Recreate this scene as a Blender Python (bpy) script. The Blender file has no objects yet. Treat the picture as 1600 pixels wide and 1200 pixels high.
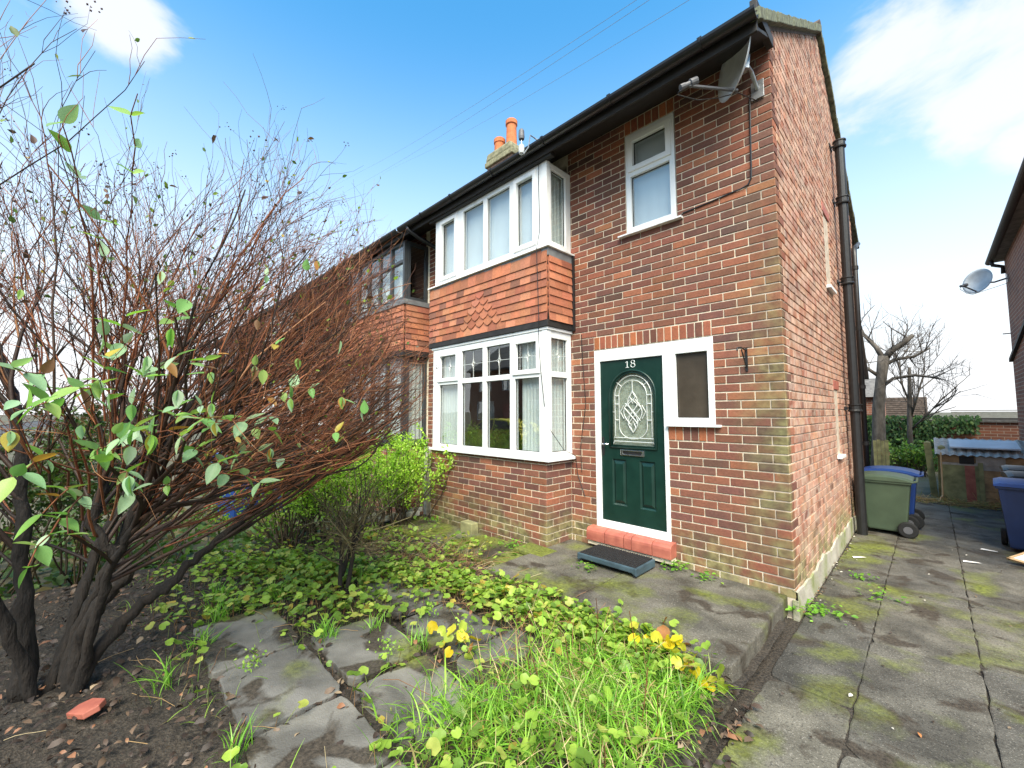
import bpy, bmesh, math, random
import numpy as np
from mathutils import Vector, Matrix
S = bpy.context.scene
C = S.collection
rnd = random.Random(18)

# ------------------------------------------------------------------ camera
CAM = Vector((0.8186, -3.9531, 1.3972))
YAW, PITCH, ROLL = math.radians(-45.175), math.radians(3.975), math.radians(-0.144)
FPX = 647.7                                    # focal length in pixels of a 1600 px wide frame
fw = Vector((math.sin(YAW)*math.cos(PITCH), math.cos(YAW)*math.cos(PITCH), math.sin(PITCH)))
rt0 = Vector((math.cos(YAW), -math.sin(YAW), 0)); up0 = rt0.cross(fw)
rt = rt0*math.cos(ROLL)+up0*math.sin(ROLL); upv = -rt0*math.sin(ROLL)+up0*math.cos(ROLL)
cam = bpy.data.objects.new('camera', bpy.data.cameras.new('camera')); C.objects.link(cam)
cam.data.sensor_width = 36; cam.data.lens = 36*FPX/1600; cam.data.clip_start = .03; cam.data.clip_end = 6000
M3 = Matrix((rt, upv, -fw)).transposed(); cam.matrix_world = Matrix.Translation(CAM) @ M3.to_4x4()
S.camera = cam
def pix(v):                                    # where a point shows in the 1600x1200 frame (used to rank bricks by size)
    d = Vector(v)-CAM; z = d.dot(fw)
    if z < .1: return None
    return (800+FPX*d.dot(rt)/z, 600-FPX*d.dot(upv)/z, z)

# ------------------------------------------------------------------ sky, sun, exposure
SUN_EL, SUN_AZ = math.radians(50), math.radians(135)   # azimuth clockwise from +Y
W = bpy.data.worlds.new('World'); S.world = W; W.use_nodes = True
nt = W.node_tree; N = nt.nodes; L = nt.links; N.clear()
def wn(t, **k):
    n = N.new(t)
    for a, b in k.items(): setattr(n, a, b)
    return n
def wmath(op, a, b=None, c=None):
    n = wn('ShaderNodeMath', operation=op)
    for i, v in enumerate((a, b, c)):
        if v is None: continue
        if isinstance(v, (int, float)): n.inputs[i].default_value = v
        else: L.new(v, n.inputs[i])
    return n.outputs[0]
out = wn('ShaderNodeOutputWorld'); bg = wn('ShaderNodeBackground'); L.new(bg.outputs[0], out.inputs[0])
sky = wn('ShaderNodeTexSky', sky_type='NISHITA', sun_disc=False, sun_elevation=SUN_EL, sun_rotation=SUN_AZ, air_density=1.0, dust_density=.6, ozone_density=2.2)
tc = wn('ShaderNodeTexCoord'); sep = wn('ShaderNodeSeparateXYZ'); L.new(tc.outputs['Generated'], sep.inputs[0])
skm = wn('ShaderNodeMix', data_type='RGBA', blend_type='MULTIPLY'); skm.inputs[0].default_value = 1
L.new(sky.outputs[0], skm.inputs[6]); skm.inputs[7].default_value = (.52, 1.36, 1.52, 1)
# white haze that thickens to the horizon
hz = wn('ShaderNodeMapRange', interpolation_type='SMOOTHSTEP'); L.new(sep.outputs[2], hz.inputs[0])
hz.inputs[1].default_value = .74; hz.inputs[2].default_value = .04; hz.inputs[3].default_value = 0; hz.inputs[4].default_value = 1
m1 = wn('ShaderNodeMix', data_type='RGBA'); L.new(hz.outputs[0], m1.inputs[0]); L.new(skm.outputs[2], m1.inputs[6]); m1.inputs[7].default_value = (4.6, 4.7, 4.8, 1)
# broken fair-weather cloud
mp = wn('ShaderNodeMapping'); L.new(tc.outputs['Generated'], mp.inputs[0]); mp.inputs['Scale'].default_value = (1, 1, 2.0); mp.inputs['Location'].default_value = (.33, .11, .42)
nz = wn('ShaderNodeTexNoise'); L.new(mp.outputs[0], nz.inputs[0]); nz.inputs['Scale'].default_value = 4.2; nz.inputs['Detail'].default_value = 6; nz.inputs['Roughness'].default_value = .58; nz.inputs['Distortion'].default_value = .25
def blob(v, r):                                # a cumulus centred in direction v
    d = wn('ShaderNodeVectorMath', operation='DISTANCE'); L.new(tc.outputs['Generated'], d.inputs[0]); d.inputs[1].default_value = v
    mr = wn('ShaderNodeMapRange', interpolation_type='SMOOTHSTEP'); L.new(d.outputs[1], mr.inputs[0]); mr.inputs[1].default_value = r; mr.inputs[2].default_value = 0; mr.inputs[3].default_value = 0; mr.inputs[4].default_value = 1
    return mr.outputs[0]
def skydir(px, py):
    v = fw*FPX+rt*(px-800)-upv*(py-600); return tuple(v.normalized())
bl = blob(skydir(1460, 85), .27)
for px, py, r in ((1590, 70, .26), (1515, 175, .13), (200, 45, .115), (1605, 225, .09), (-300, -200, .25), (2000, -150, .5)):
    bl = wmath('MAXIMUM', bl, blob(skydir(px, py), r))
cl = wmath('ADD', wmath('MULTIPLY', bl, .42), nz.outputs[0])
cr = wn('ShaderNodeMapRange', interpolation_type='SMOOTHSTEP'); L.new(cl, cr.inputs[0]); cr.inputs[1].default_value = .68; cr.inputs[2].default_value = .92
m2 = wn('ShaderNodeMix', data_type='RGBA'); L.new(wmath('MULTIPLY', cr.outputs[0], .92), m2.inputs[0]); L.new(m1.outputs[2], m2.inputs[6]); m2.inputs[7].default_value = (4.0, 4.15, 4.5, 1)
L.new(m2.outputs[2], bg.inputs[0]); bg.inputs[1].default_value = .085
sun = bpy.data.objects.new('sun', bpy.data.lights.new('sun', 'SUN')); C.objects.link(sun)
sun.data.energy = 3.1; sun.data.angle = math.radians(42); sun.data.color = (1, .88, .70)
sd = Vector((math.sin(SUN_AZ)*math.cos(SUN_EL), math.cos(SUN_AZ)*math.cos(SUN_EL), math.sin(SUN_EL)))
sun.rotation_euler = sd.to_track_quat('Z', 'Y').to_euler()
S.view_settings.view_transform = 'Standard'; S.view_settings.look = 'None'; S.view_settings.gamma = 1; S.view_settings.use_curve_mapping = False
S.view_settings.exposure = 1.6
S.cycles.max_bounces = 5; S.cycles.diffuse_bounces = 3; S.cycles.glossy_bounces = 3; S.cycles.transparent_max_bounces = 10

# ------------------------------------------------------------------ materials
class Mat:
    def __init__(s, name):
        s.m = bpy.data.materials.new(name); s.m.use_nodes = True; s.t = s.m.node_tree; s.N = s.t.nodes; s.L = s.t.links
        s.b = s.N['Principled BSDF']; s.out = s.N['Material Output']
    def n(s, t, **k):
        x = s.N.new(t)
        for a, b in k.items(): setattr(x, a, b)
        return x
    def noise(s, scale, detail=4, rough=.55, coord='Object', stretch=None, dist=0):
        tc = s.n('ShaderNodeTexCoord'); o = tc.outputs[coord]
        if stretch:
            mp = s.n('ShaderNodeMapping'); mp.inputs['Scale'].default_value = stretch; s.L.new(o, mp.inputs[0]); o = mp.outputs[0]
        z = s.n('ShaderNodeTexNoise'); z.inputs['Scale'].default_value = scale; z.inputs['Detail'].default_value = detail; z.inputs['Roughness'].default_value = rough; z.inputs['Distortion'].default_value = dist
        s.L.new(o, z.inputs[0]); return z.outputs[0]
    def ramp(s, f, stops):
        r = s.n('ShaderNodeValToRGB'); e = r.color_ramp.elements
        while len(e) < len(stops): e.new(.5)
        for i, (p, c) in enumerate(stops):
            e[i].position = p; e[i].color = tuple(c)+(1,) if len(c) == 3 else c
        s.L.new(f, r.inputs[0]); return r.outputs[0]
    def mix(s, f, a, b, mode='MIX'):
        x = s.n('ShaderNodeMix', data_type='RGBA', blend_type=mode)
        for i, v in ((0, f), (6, a), (7, b)):
            if isinstance(v, (int, float)): x.inputs[i].default_value = v
            elif isinstance(v, tuple): x.inputs[i].default_value = v+(1,) if len(v) == 3 else v
            else: s.L.new(v, x.inputs[i])
        return x.outputs[2]
    def math(s, op, a, b=0.):
        x = s.n('ShaderNodeMath', operation=op)
        for i, v in enumerate((a, b)):
            if isinstance(v, (int, float)): x.inputs[i].default_value = v
            else: s.L.new(v, x.inputs[i])
        return x.outputs[0]
    def rng(s, f, a, b, c=0., d=1.):
        x = s.n('ShaderNodeMapRange'); s.L.new(f, x.inputs[0])
        for i, v in enumerate((a, b, c, d)): x.inputs[i+1].default_value = v
        return x.outputs[0]
    def pos(s):
        g = s.n('ShaderNodeNewGeometry'); q = s.n('ShaderNodeSeparateXYZ'); s.L.new(g.outputs['Position'], q.inputs[0]); return q.outputs
    def col(s, c):
        if isinstance(c, tuple): s.b.inputs['Base Color'].default_value = c+(1,)
        else: s.L.new(c, s.b.inputs['Base Color'])
        return s
    def rough(s, v):
        if isinstance(v, (int, float)): s.b.inputs['Roughness'].default_value = v
        else: s.L.new(v, s.b.inputs['Roughness'])
        return s
    def bump(s, h, strength=.4, dist=.01):
        b = s.n('ShaderNodeBump'); b.inputs['Strength'].default_value = strength; b.inputs['Distance'].default_value = dist
        s.L.new(h, b.inputs['Height']); s.L.new(b.outputs[0], s.b.inputs['Normal']); return s
    def spec(s, v): s.b.inputs['Specular IOR Level'].default_value = v; return s

def simple(name, c, r=.5, vary=.15, scale=12, bump=0, metal=0, spec=.5):
    m = Mat(name); f = m.noise(scale, 5)
    lo = tuple(max(0, v*(1-vary)) for v in c); hi = tuple(min(1, v*(1+vary)) for v in c)
    m.col(m.ramp(f, [(.3, lo), (.7, hi)])).rough(r).spec(spec); m.b.inputs['Metallic'].default_value = metal
    if bump: m.bump(m.noise(scale*6, 4), bump, .004)
    return m.m

def tinted(name, r=.85, source='obj', algae=True, pale=0., bump=.5):
    """brick: colour comes from the piece, grain and stains from the material"""
    m = Mat(name)
    if source == 'obj': base = m.n('ShaderNodeObjectInfo').outputs['Color']
    else:
        a = m.n('ShaderNodeAttribute'); a.attribute_name = 'tone'; base = a.outputs['Color']
    tcn = m.n('ShaderNodeNewGeometry'); pz = tcn.outputs['Position']
    def nz(scale, det=4, dist=0):
        z = m.n('ShaderNodeTexNoise'); z.inputs['Scale'].default_value = scale; z.inputs['Detail'].default_value = det; z.inputs['Distortion'].default_value = dist; m.L.new(pz, z.inputs[0]); return z.outputs[0]
    g = nz(55, 3); c = m.mix(m.rng(g, .3, .75, 0, .5), base, m.mix(1., base, (.42, .42, .42), 'MULTIPLY'))
    g2 = nz(9, 2); c = m.mix(m.rng(g2, .45, .75, 0, .35), c, m.mix(1., base, (1.5, 1.3, 1.15), 'MULTIPLY'))
    if pale: c = m.mix(m.math('MULTIPLY', m.rng(nz(7, 3, .5), .36, .62), pale), c, (.66, .54, .44))
    if algae:
        p = m.pos()
        low = m.rng(p[2], .42, -.02); low = m.math('MULTIPLY', low, m.rng(nz(4.5, 3), .38, .58))
        cx = m.rng(p[0], -.42, -.02); cy = m.rng(p[1], .12, .02); cor = m.math('MULTIPLY', m.math('MULTIPLY', cx, cy), m.rng(nz(3.2, 3), .36, .6))
        cz = m.rng(p[2], 3.6, 1.2); cor = m.math('MULTIPLY', cor, cz)
        al = m.math('MINIMUM', m.math('MAXIMUM', low, cor), .8)
        c = m.mix(al, c, m.ramp(nz(14, 2), [(.35, (.10, .10, .045)), (.65, (.26, .25, .11))]))
    m.col(c).rough(r).spec(.3).bump(m.math('ADD', g, m.math('MULTIPLY', nz(140, 1), .6)), bump, .004)
    return m.m

M = {}
M['brick_obj'] = tinted('brick_piece', source='obj'); M['brick_att'] = tinted('brick_mass', source='att')
M['gable_obj'] = tinted('gable_brick_piece', source='obj', pale=.40); M['gable_att'] = tinted('gable_brick_mass', source='att', pale=.40)
M['tile_obj'] = tinted('clay_tile_piece', source='obj', algae=False, r=.8); M['tile_att'] = tinted('clay_tile_mass', source='att', algae=False, r=.8)
m = Mat('mortar'); f = m.noise(24, 6); m.col(m.ramp(f, [(.3, (.60, .50, .37)), (.7, (.84, .74, .58))])).rough(.95).bump(m.noise(160, 4), .5, .004); M['mortar'] = m.m
m = Mat('gable_mortar'); f = m.noise(14, 6); m.col(m.ramp(f, [(.3, (.36, .29, .22)), (.7, (.60, .51, .41))])).rough(.95).bump(m.noise(160, 4), .5, .004); M['mortar_g'] = m.m
m = Mat('cement_render'); f = m.noise(6, 7); p = m.pos(); al = m.noise(3, 5)
m.col(m.mix(m.rng(al, .45, .62), m.ramp(f, [(.3, (.30, .27, .22)), (.7, (.52, .49, .42))]), (.20, .22, .09))).rough(.95).bump(m.noise(40, 6), .7, .01); M['render'] = m.m
m = Mat('white_upvc'); f = m.noise(5, 5, stretch=(1, 1, .35)); m.col(m.ramp(f, [(.25, (.60, .60, .57)), (.40, (.78, .79, .79)), (.7, (.83, .84, .84))])).rough(.32); M['upvc'] = m.m
M['grey_frame'] = simple('dark_grey_frame', (.045, .05, .055), .4)
M['black'] = simple('black_paint', (.014, .014, .015), .42, .3, 20, .15)
M['blackwood'] = simple('black_timber', (.018, .016, .015), .65, .4, 14, .3)
M['lead'] = simple('lead_flashing', (.16, .165, .17), .6, .3, 9, .2)
M['gutter'] = simple('black_gutter', (.012, .012, .014), .35, .3, 15)
M['verge'] = simple('mossy_verge', (.12, .13, .085), .95, .6, 18, .8)
M['rooftile'] = simple('roof_tile', (.10, .075, .06), .9, .5, 9, .6)
M['concrete_cap'] = simple('weathered_cap', (.22, .21, .13), .95, .45, 14, .7)
M['pot'] = simple('terracotta', (.52, .16, .06), .85, .25, 10, .3)
M['galv'] = simple('galvanised_steel', (.35, .36, .37), .42, .25, 15, 0, .8)
M['dishgrey'] = simple('dish_grey', (.52, .54, .55), .45, .15, 8)
M['plastic_grey'] = simple('grey_plastic', (.11, .11, .12), .5)
m = Mat('door_green'); f = m.noise(7, 5); m.col(m.ramp(f, [(.3, (.004, .022, .017)), (.7, (.008, .034, .026))])).rough(.30).bump(m.noise(60, 3, stretch=(3, 3, .25)), .12, .003); M['door'] = m.m
M['silver'] = simple('polished_metal', (.75, .76, .78), .22, .08, 10, 0, 1)
M['came'] = simple('lead_came', (.62, .64, .62), .35, .15, 20, 0, .2)
m = Mat('red_threshold'); f = m.noise(9, 6); m.col(m.ramp(f, [(.3, (.28, .075, .055)), (.7, (.46, .15, .10))])).rough(.55).bump(m.noise(60, 4), .3, .004); M['red'] = m.m
M['stepplastic'] = simple('slate_blue_plastic', (.045, .075, .095), .45, .3, 9, .1)
M['rubber'] = simple('black_rubber', (.012, .012, .013), .7, .4, 30, .3)
M['net'] = simple('net_curtain', (.72, .74, .72), .9, .05, 5)
M['room'] = simple('room_wall', (.23, .17, .13), .9, .1, 3)
M['backing'] = simple('pale_backing', (.80, .83, .86), .8, .05, 3)  # pale sheet added behind upper panes, standing for net curtains and reflected sky

def glass(name, tint=(.92, .95, .95), base=.13, rough=.0):
    m = Mat(name); m.N.remove(m.b)
    t = m.n('ShaderNodeBsdfTransparent'); t.inputs[0].default_value = tint+(1,)
    g = m.n('ShaderNodeBsdfGlossy'); g.inputs['Roughness'].default_value = rough
    lw = m.n('ShaderNodeLayerWeight'); lw.inputs[0].default_value = .5
    fr = m.math('ADD', m.math('MULTIPLY', m.math('POWER', lw.outputs['Facing'], 5.), .85), base)
    w = m.n('ShaderNodeTexCoord'); z = m.n('ShaderNodeTexNoise'); z.inputs['Scale'].default_value = 2.2; m.L.new(w.outputs['Object'], z.inputs[0])
    b = m.n('ShaderNodeBump'); b.inputs['Strength'].default_value = .05; b.inputs['Distance'].default_value = .02; m.L.new(z.outputs[0], b.inputs['Height']); m.L.new(b.outputs[0], g.inputs['Normal'])
    x = m.n('ShaderNodeMixShader'); m.L.new(fr, x.inputs[0]); m.L.new(t.outputs[0], x.inputs[1]); m.L.new(g.outputs[0], x.inputs[2]); m.L.new(x.outputs[0], m.out.inputs[0])
    return m.m
M['glass'] = glass('window_glass')
M['leadglass'] = glass('textured_door_glass', (.88, .90, .87), .06, .12)
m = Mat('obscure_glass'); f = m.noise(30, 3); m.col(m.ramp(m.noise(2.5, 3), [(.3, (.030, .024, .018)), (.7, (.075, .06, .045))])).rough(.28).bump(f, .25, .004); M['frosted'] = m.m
m = Mat('door_glass_backing'); f = m.noise(26, 4, dist=.6); m.col(m.ramp(f, [(.3, (.30, .32, .29)), (.7, (.58, .60, .55))])).rough(.5); M['doorback'] = m.m

def paving(name, lo, hi, moss=.4, seed=0., aggregate=True, dirt=.0, mosscol=((.07, .085, .014), (.20, .23, .035))):
    m = Mat(name); info = m.n('ShaderNodeObjectInfo'); g = m.n('ShaderNodeNewGeometry')
    def nz(scale, det=5, dist=0., off=0.):
        mp = m.n('ShaderNodeMapping'); mp.inputs['Location'].default_value = (off, off*1.7, seed); m.L.new(g.outputs['Position'], mp.inputs[0])
        z = m.n('ShaderNodeTexNoise'); z.inputs['Scale'].default_value = scale; z.inputs['Detail'].default_value = det; z.inputs['Distortion'].default_value = dist; m.L.new(mp.outputs[0], z.inputs[0]); return z.outputs[0]
    c = m.ramp(nz(5, 5), [(.28, lo), (.72, hi)])
    c = m.mix(1., c, m.ramp(info.outputs['Random'], [(0, (.78, .78, .80)), (1, (1.2, 1.17, 1.12))]), 'MULTIPLY')
    if aggregate:
        c = m.mix(m.rng(nz(110, 2), .60, .70, 0, .45), c, (.40, .37, .32)); c = m.mix(m.rng(nz(80, 2, 0, 3.), .54, .66, 0, .6), c, (.035, .032, .028))
    c = m.mix(m.rng(nz(2.6, 5, .4, 5.), .46, .64, 0, .75), c, m.mix(1., c, (.45, .45, .46), 'MULTIPLY'))
    if dirt: c = m.mix(m.rng(nz(3.4, 5, .5, 14.), .60-dirt*.2, .66-dirt*.2, 0, .92), c, m.ramp(nz(60, 3), [(.3, (.018, .014, .010)), (.7, (.07, .055, .04))]))
    mo = m.rng(nz(1.9, 5, .3, 9.), .66-.28*moss, .84-.28*moss)
    c = m.mix(m.math('MULTIPLY', mo, .85), c, m.ramp(nz(40, 2), [(.3, mosscol[0]), (.7, mosscol[1])]))
    m.col(c).rough(m.rng(nz(3, 5, 0, 2.), .35, .7, .55, .9)).spec(.35)
    m.bump(m.math('ADD', nz(120, 2), m.math('MULTIPLY', nz(22, 3), .8)), .55, .006)
    return m.m
M['drive'] = paving('drive_concrete', (.070, .066, .054), (.150, .142, .120), .54, 0., True, .2)
M['path'] = paving('path_concrete', (.075, .069, .056), (.155, .145, .120), .56, 4., True, .22)
M['mossypath'] = paving('mossy_path_concrete', (.10, .09, .07), (.18, .165, .13), 1.0, 7., True, .6)
M['flag'] = paving('garden_flag', (.115, .111, .10), (.215, .208, .19), .32, 11., False, .5)
m = Mat('soil'); f = m.noise(7, 8); g = m.noise(60, 5)
m.col(m.mix(m.rng(g, .4, .7), m.ramp(f, [(.3, (.010, .008, .006)), (.7, (.036, .028, .02))]), (.075, .06, .045))).rough(.95).bump(m.math('ADD', g, f), 1., .02); M['soil'] = m.m
m = Mat('ground'); f = m.noise(.8, 8); m.col(m.ramp(f, [(.3, (.05, .055, .025)), (.6, (.10, .09, .06)), (.8, (.07, .10, .03))])).rough(.95).bump(m.noise(30, 5), .5, .02); M['ground'] = m.m
M['asphalt'] = simple('asphalt', (.05, .05, .052), .85, .3, 30, .5)

def foliage(name, r=.45, trans=.35, source='att', spec=.4):
    m = Mat(name)
    if source == 'obj': base = m.n('ShaderNodeObjectInfo').outputs['Color']
    else:
        a = m.n('ShaderNodeAttribute'); a.attribute_name = 'tone'; base = a.outputs['Color']
    c = m.mix(m.rng(m.noise(30, 4), .35, .7, 0, .5), base, m.mix(1., base, (.6, .7, .6), 'MULTIPLY'))
    m.col(c).rough(r).spec(spec)
    tr = m.n('ShaderNodeBsdfTranslucent'); m.L.new(m.mix(1., c, (1.5, 1.7, .8), 'MULTIPLY'), tr.inputs[0])
    x = m.n('ShaderNodeMixShader'); x.inputs[0].default_value = trans; m.L.new(m.b.outputs[0], x.inputs[1]); m.L.new(tr.outputs[0], x.inputs[2]); m.L.new(x.outputs[0], m.out.inputs[0])
    return m.m
M['leaf_att'] = foliage('leaf_mass'); M['leaf_obj'] = foliage('leaf_piece', source='obj'); M['blade'] = foliage('grass_blade', .4, .4)
m = Mat('litter'); a = m.n('ShaderNodeAttribute'); a.attribute_name = 'tone'; m.col(a.outputs['Color']).rough(.6); M['litter'] = m.m
m = Mat('twig_bark'); a = m.n('ShaderNodeAttribute'); a.attribute_name = 'tone'; c = m.mix(m.rng(m.noise(40, 4), .35, .7, 0, .5), a.outputs['Color'], m.mix(1., a.outputs['Color'], (.5, .5, .5), 'MULTIPLY')); m.col(c).rough(.6).spec(.3); M['twig'] = m.m
m = Mat('old_bark'); f = m.noise(30, 7, stretch=(1, 1, .3)); m.col(m.ramp(f, [(.3, (.006, .0045, .0035)), (.65, (.020, .014, .010)), (.85, (.045, .036, .022))])).rough(.85).bump(f, 1., .03); M['bark'] = m.m
m = Mat('tree_bark'); f = m.noise(14, 7, stretch=(1, 1, .4)); m.col(m.ramp(f, [(.3, (.05, .042, .034)), (.7, (.15, .13, .11))])).rough(.9).bump(f, .8, .02); M['treebark'] = m.m
M['wheelie_green'] = simple('green_bin_plastic', (.060, .088, .052), .5, .15, 5, .08)
M['wheelie_blue'] = simple('blue_bin_plastic', (.012, .045, .20), .45, .12, 5, .08)
M['wheelie_navy'] = simple('navy_bin_plastic', (.010, .024, .085), .45, .15, 5, .08)
M['wheelie_dark'] = simple('dark_bin_plastic', (.018, .019, .02), .4, .2, 5, .08)
M['tyre'] = simple('tyre_rubber', (.012, .012, .012), .8)
M['timber'] = simple('weathered_timber', (.40, .25, .13), .9, .4, 8, .5)
M['timber_green'] = simple('mossy_timber', (.26, .25, .12), .95, .4, 8, .5)
M['cardboard'] = simple('tan_board', (.55, .37, .20), .8, .12, 8)
M['whiteboard'] = simple('white_board', (.74, .72, .70), .5, .05, 4)
M['asbestos'] = simple('pale_corrugated_sheet', (.42, .38, .34), .9, .3, 10, .3)
M['pale_blue_sheet'] = simple('pale_blue_sheet', (.58, .62, .68), .5, .12, 4)
M['slate'] = simple('grey_roof', (.14, .13, .12), .85, .4, 9, .4)
M['oldconcrete'] = simple('old_concrete_post', (.42, .40, .34), .95, .3, 14, .5)
M['carpaint'] = simple('yellow_car_paint', (.78, .70, .05), .3, .04, 3)
M['carglass'] = simple('dark_car_glass', (.02, .022, .024), .08, .1, 3)
def farbrick(name, a, b, mortar, scale=1.):
    m = Mat(name); tcn = m.n('ShaderNodeTexCoord'); g = m.n('ShaderNodeNewGeometry')
    # use the horizontal run (x+y) and height so that one map serves walls that face either way
    q = m.n('ShaderNodeSeparateXYZ'); m.L.new(g.outputs['Position'], q.inputs[0])
    cm = m.n('ShaderNodeCombineXYZ'); m.L.new(m.math('ADD', q.outputs[0], q.outputs[1]), cm.inputs[0]); m.L.new(q.outputs[2], cm.inputs[1])
    bt = m.n('ShaderNodeTexBrick'); bt.inputs['Scale'].default_value = 1.; bt.inputs['Brick Width'].default_value = .225*scale; bt.inputs['Row Height'].default_value = .075*scale; bt.inputs['Mortar Size'].default_value = .006*scale
    bt.inputs['Color1'].default_value = a+(1,); bt.inputs['Color2'].default_value = b+(1,); bt.inputs['Mortar'].default_value = mortar+(1,); bt.inputs['Bias'].default_value = 0
    m.L.new(cm.outputs[0], bt.inputs[0])
    m.col(m.mix(m.rng(m.noise(1.5, 6), .35, .7, 0, .45), bt.outputs[0], m.mix(1., bt.outputs[0], (.6, .55, .5), 'MULTIPLY'))).rough(.9).bump(m.math('SUBTRACT', 1., bt.outputs['Fac']), .5, .006)
    return m.m
M['farbrick'] = farbrick('old_red_brick', (.30, .11, .06), (.19, .075, .05), (.40, .33, .26))
M['palebrick'] = farbrick('pale_rear_brick', (.40, .27, .19), (.30, .19, .13), (.45, .38, .31))
M['ridgebrick'] = farbrick('chimney_brick', (.22, .10, .06), (.15, .08, .055), (.34, .30, .24))

# ------------------------------------------------------------------ mesh helpers
class MB:
    def __init__(s): s.v = []; s.f = []; s.c = []; s.tone = None
    def add(s, vs, fs, tone=None):
        o = len(s.v); s.v += [tuple(v) for v in vs]; s.f += [tuple(i+o for i in f) for f in fs]; s.c += [tone]*len(fs); return s
    def box(s, x0, x1, y0, y1, z0, z1, tone=None):
        return s.add([(x0,y0,z0),(x1,y0,z0),(x1,y1,z0),(x0,y1,z0),(x0,y0,z1),(x1,y0,z1),(x1,y1,z1),(x0,y1,z1)],
                     [(0,3,2,1),(4,5,6,7),(0,1,5,4),(1,2,6,5),(2,3,7,6),(3,0,4,7)], tone)
    def obox(s, c, ax, ay, az, tone=None):      # oriented box: centre and three half-axis vectors
        c, ax, ay, az = map(Vector, (c, ax, ay, az)); vs = []
        for k in (-1, 1):
            for i, j in ((-1,-1),(1,-1),(1,1),(-1,1)): vs.append(c+ax*i+ay*j+az*k)
        return s.add(vs, [(0,3,2,1),(4,5,6,7),(0,1,5,4),(1,2,6,5),(2,3,7,6),(3,0,4,7)], tone)
    def tube(s, pts, rad, n=8, tone=None, cap=True):
        pts = [Vector(p) for p in pts]; k = len(pts)
        if not hasattr(rad, '__len__'): rad = [rad]*k
        t0 = (pts[1]-pts[0]).normalized(); a = t0.orthogonal().normalized(); vs = []
        for i, p in enumerate(pts):
            t = (pts[min(i+1, k-1)]-pts[max(i-1, 0)])
            t = t.normalized() if t.length > 1e-9 else t0
            a = a-t*a.dot(t); a = a.normalized() if a.length > 1e-6 else t.orthogonal().normalized(); b = t.cross(a)
            for j in range(n):
                w = 2*math.pi*j/n; vs.append(p+(a*math.cos(w)+b*math.sin(w))*rad[i])
        fs = [(i*n+j, i*n+(j+1) % n, (i+1)*n+(j+1) % n, (i+1)*n+j) for i in range(k-1) for j in range(n)]
        if cap and n > 2: fs += [tuple(range(n))[::-1], tuple((k-1)*n+j for j in range(n))]
        return s.add(vs, fs, tone)
    def lathe(s, prof, c, n=20, axis='z', tone=None):
        vs = []
        for r, h in prof:
            for j in range(n):
                w = 2*math.pi*j/n; u, v = r*math.cos(w), r*math.sin(w)
                d = {'z': (u, v, h), 'y': (u, h, v), 'x': (h, u, v)}[axis]; vs.append((c[0]+d[0], c[1]+d[1], c[2]+d[2]))
        k = len(prof); fs = [(i*n+j, i*n+(j+1) % n, (i+1)*n+(j+1) % n, (i+1)*n+j) for i in range(k-1) for j in range(n)]
        fs += [tuple(range(n))[::-1], tuple((k-1)*n+j for j in range(n))]
        return s.add(vs, fs, tone)
    def prism(s, poly, y0, y1, plane='xz', tone=None):   # outline in a plane, pushed along the third axis
        def P(a, b, h): return {'xz': (a, h, b), 'yz': (h, a, b), 'xy': (a, b, h)}[plane]
        n = len(poly); vs = [P(a, b, y0) for a, b in poly]+[P(a, b, y1) for a, b in poly]
        fs = [tuple(range(n)), tuple(range(2*n-1, n-1, -1))]+[(i, i+n, (i+1) % n+n, (i+1) % n) for i in range(n)]
        return s.add(vs, fs, tone)
    def plate(s, xs, zs, holes, y0, y1, plane='xz'):     # a plate with rectangular holes
        xs = sorted({round(v, 5) for v in list(xs)+[h[i] for h in holes for i in (0, 1)]}); zs = sorted({round(v, 5) for v in list(zs)+[h[i] for h in holes for i in (2, 3)]})
        nx, nz = len(xs)-1, len(zs)-1
        def solid(i, k):
            if not (0 <= i < nx and 0 <= k < nz): return False
            a, b = (xs[i]+xs[i+1])/2, (zs[k]+zs[k+1])/2
            return not any(h[0] < a < h[1] and h[2] < b < h[3] for h in holes)
        def P(a, h, b): return (a, h, b) if plane == 'xz' else (h, a, b)
        idx = {}; vs = []
        def vid(i, k, w):
            if (i, k, w) not in idx: idx[(i, k, w)] = len(vs); vs.append(P(xs[i], (y0, y1)[w], zs[k]))
            return idx[(i, k, w)]
        fs = []
        for i in range(nx):
            for k in range(nz):
                if not solid(i, k): continue
                fs.append((vid(i,k,0), vid(i+1,k,0), vid(i+1,k+1,0), vid(i,k+1,0))); fs.append((vid(i,k,1), vid(i,k+1,1), vid(i+1,k+1,1), vid(i+1,k,1)))
                if not solid(i-1, k): fs.append((vid(i,k,0), vid(i,k+1,0), vid(i,k+1,1), vid(i,k,1)))
                if not solid(i+1, k): fs.append((vid(i+1,k,0), vid(i+1,k,1), vid(i+1,k+1,1), vid(i+1,k+1,0)))
                if not solid(i, k-1): fs.append((vid(i,k,0), vid(i,k,1), vid(i+1,k,1), vid(i+1,k,0)))
                if not solid(i, k+1): fs.append((vid(i,k+1,0), vid(i+1,k+1,0), vid(i+1,k+1,1), vid(i,k+1,1)))
        return s.add(vs, fs)
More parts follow.
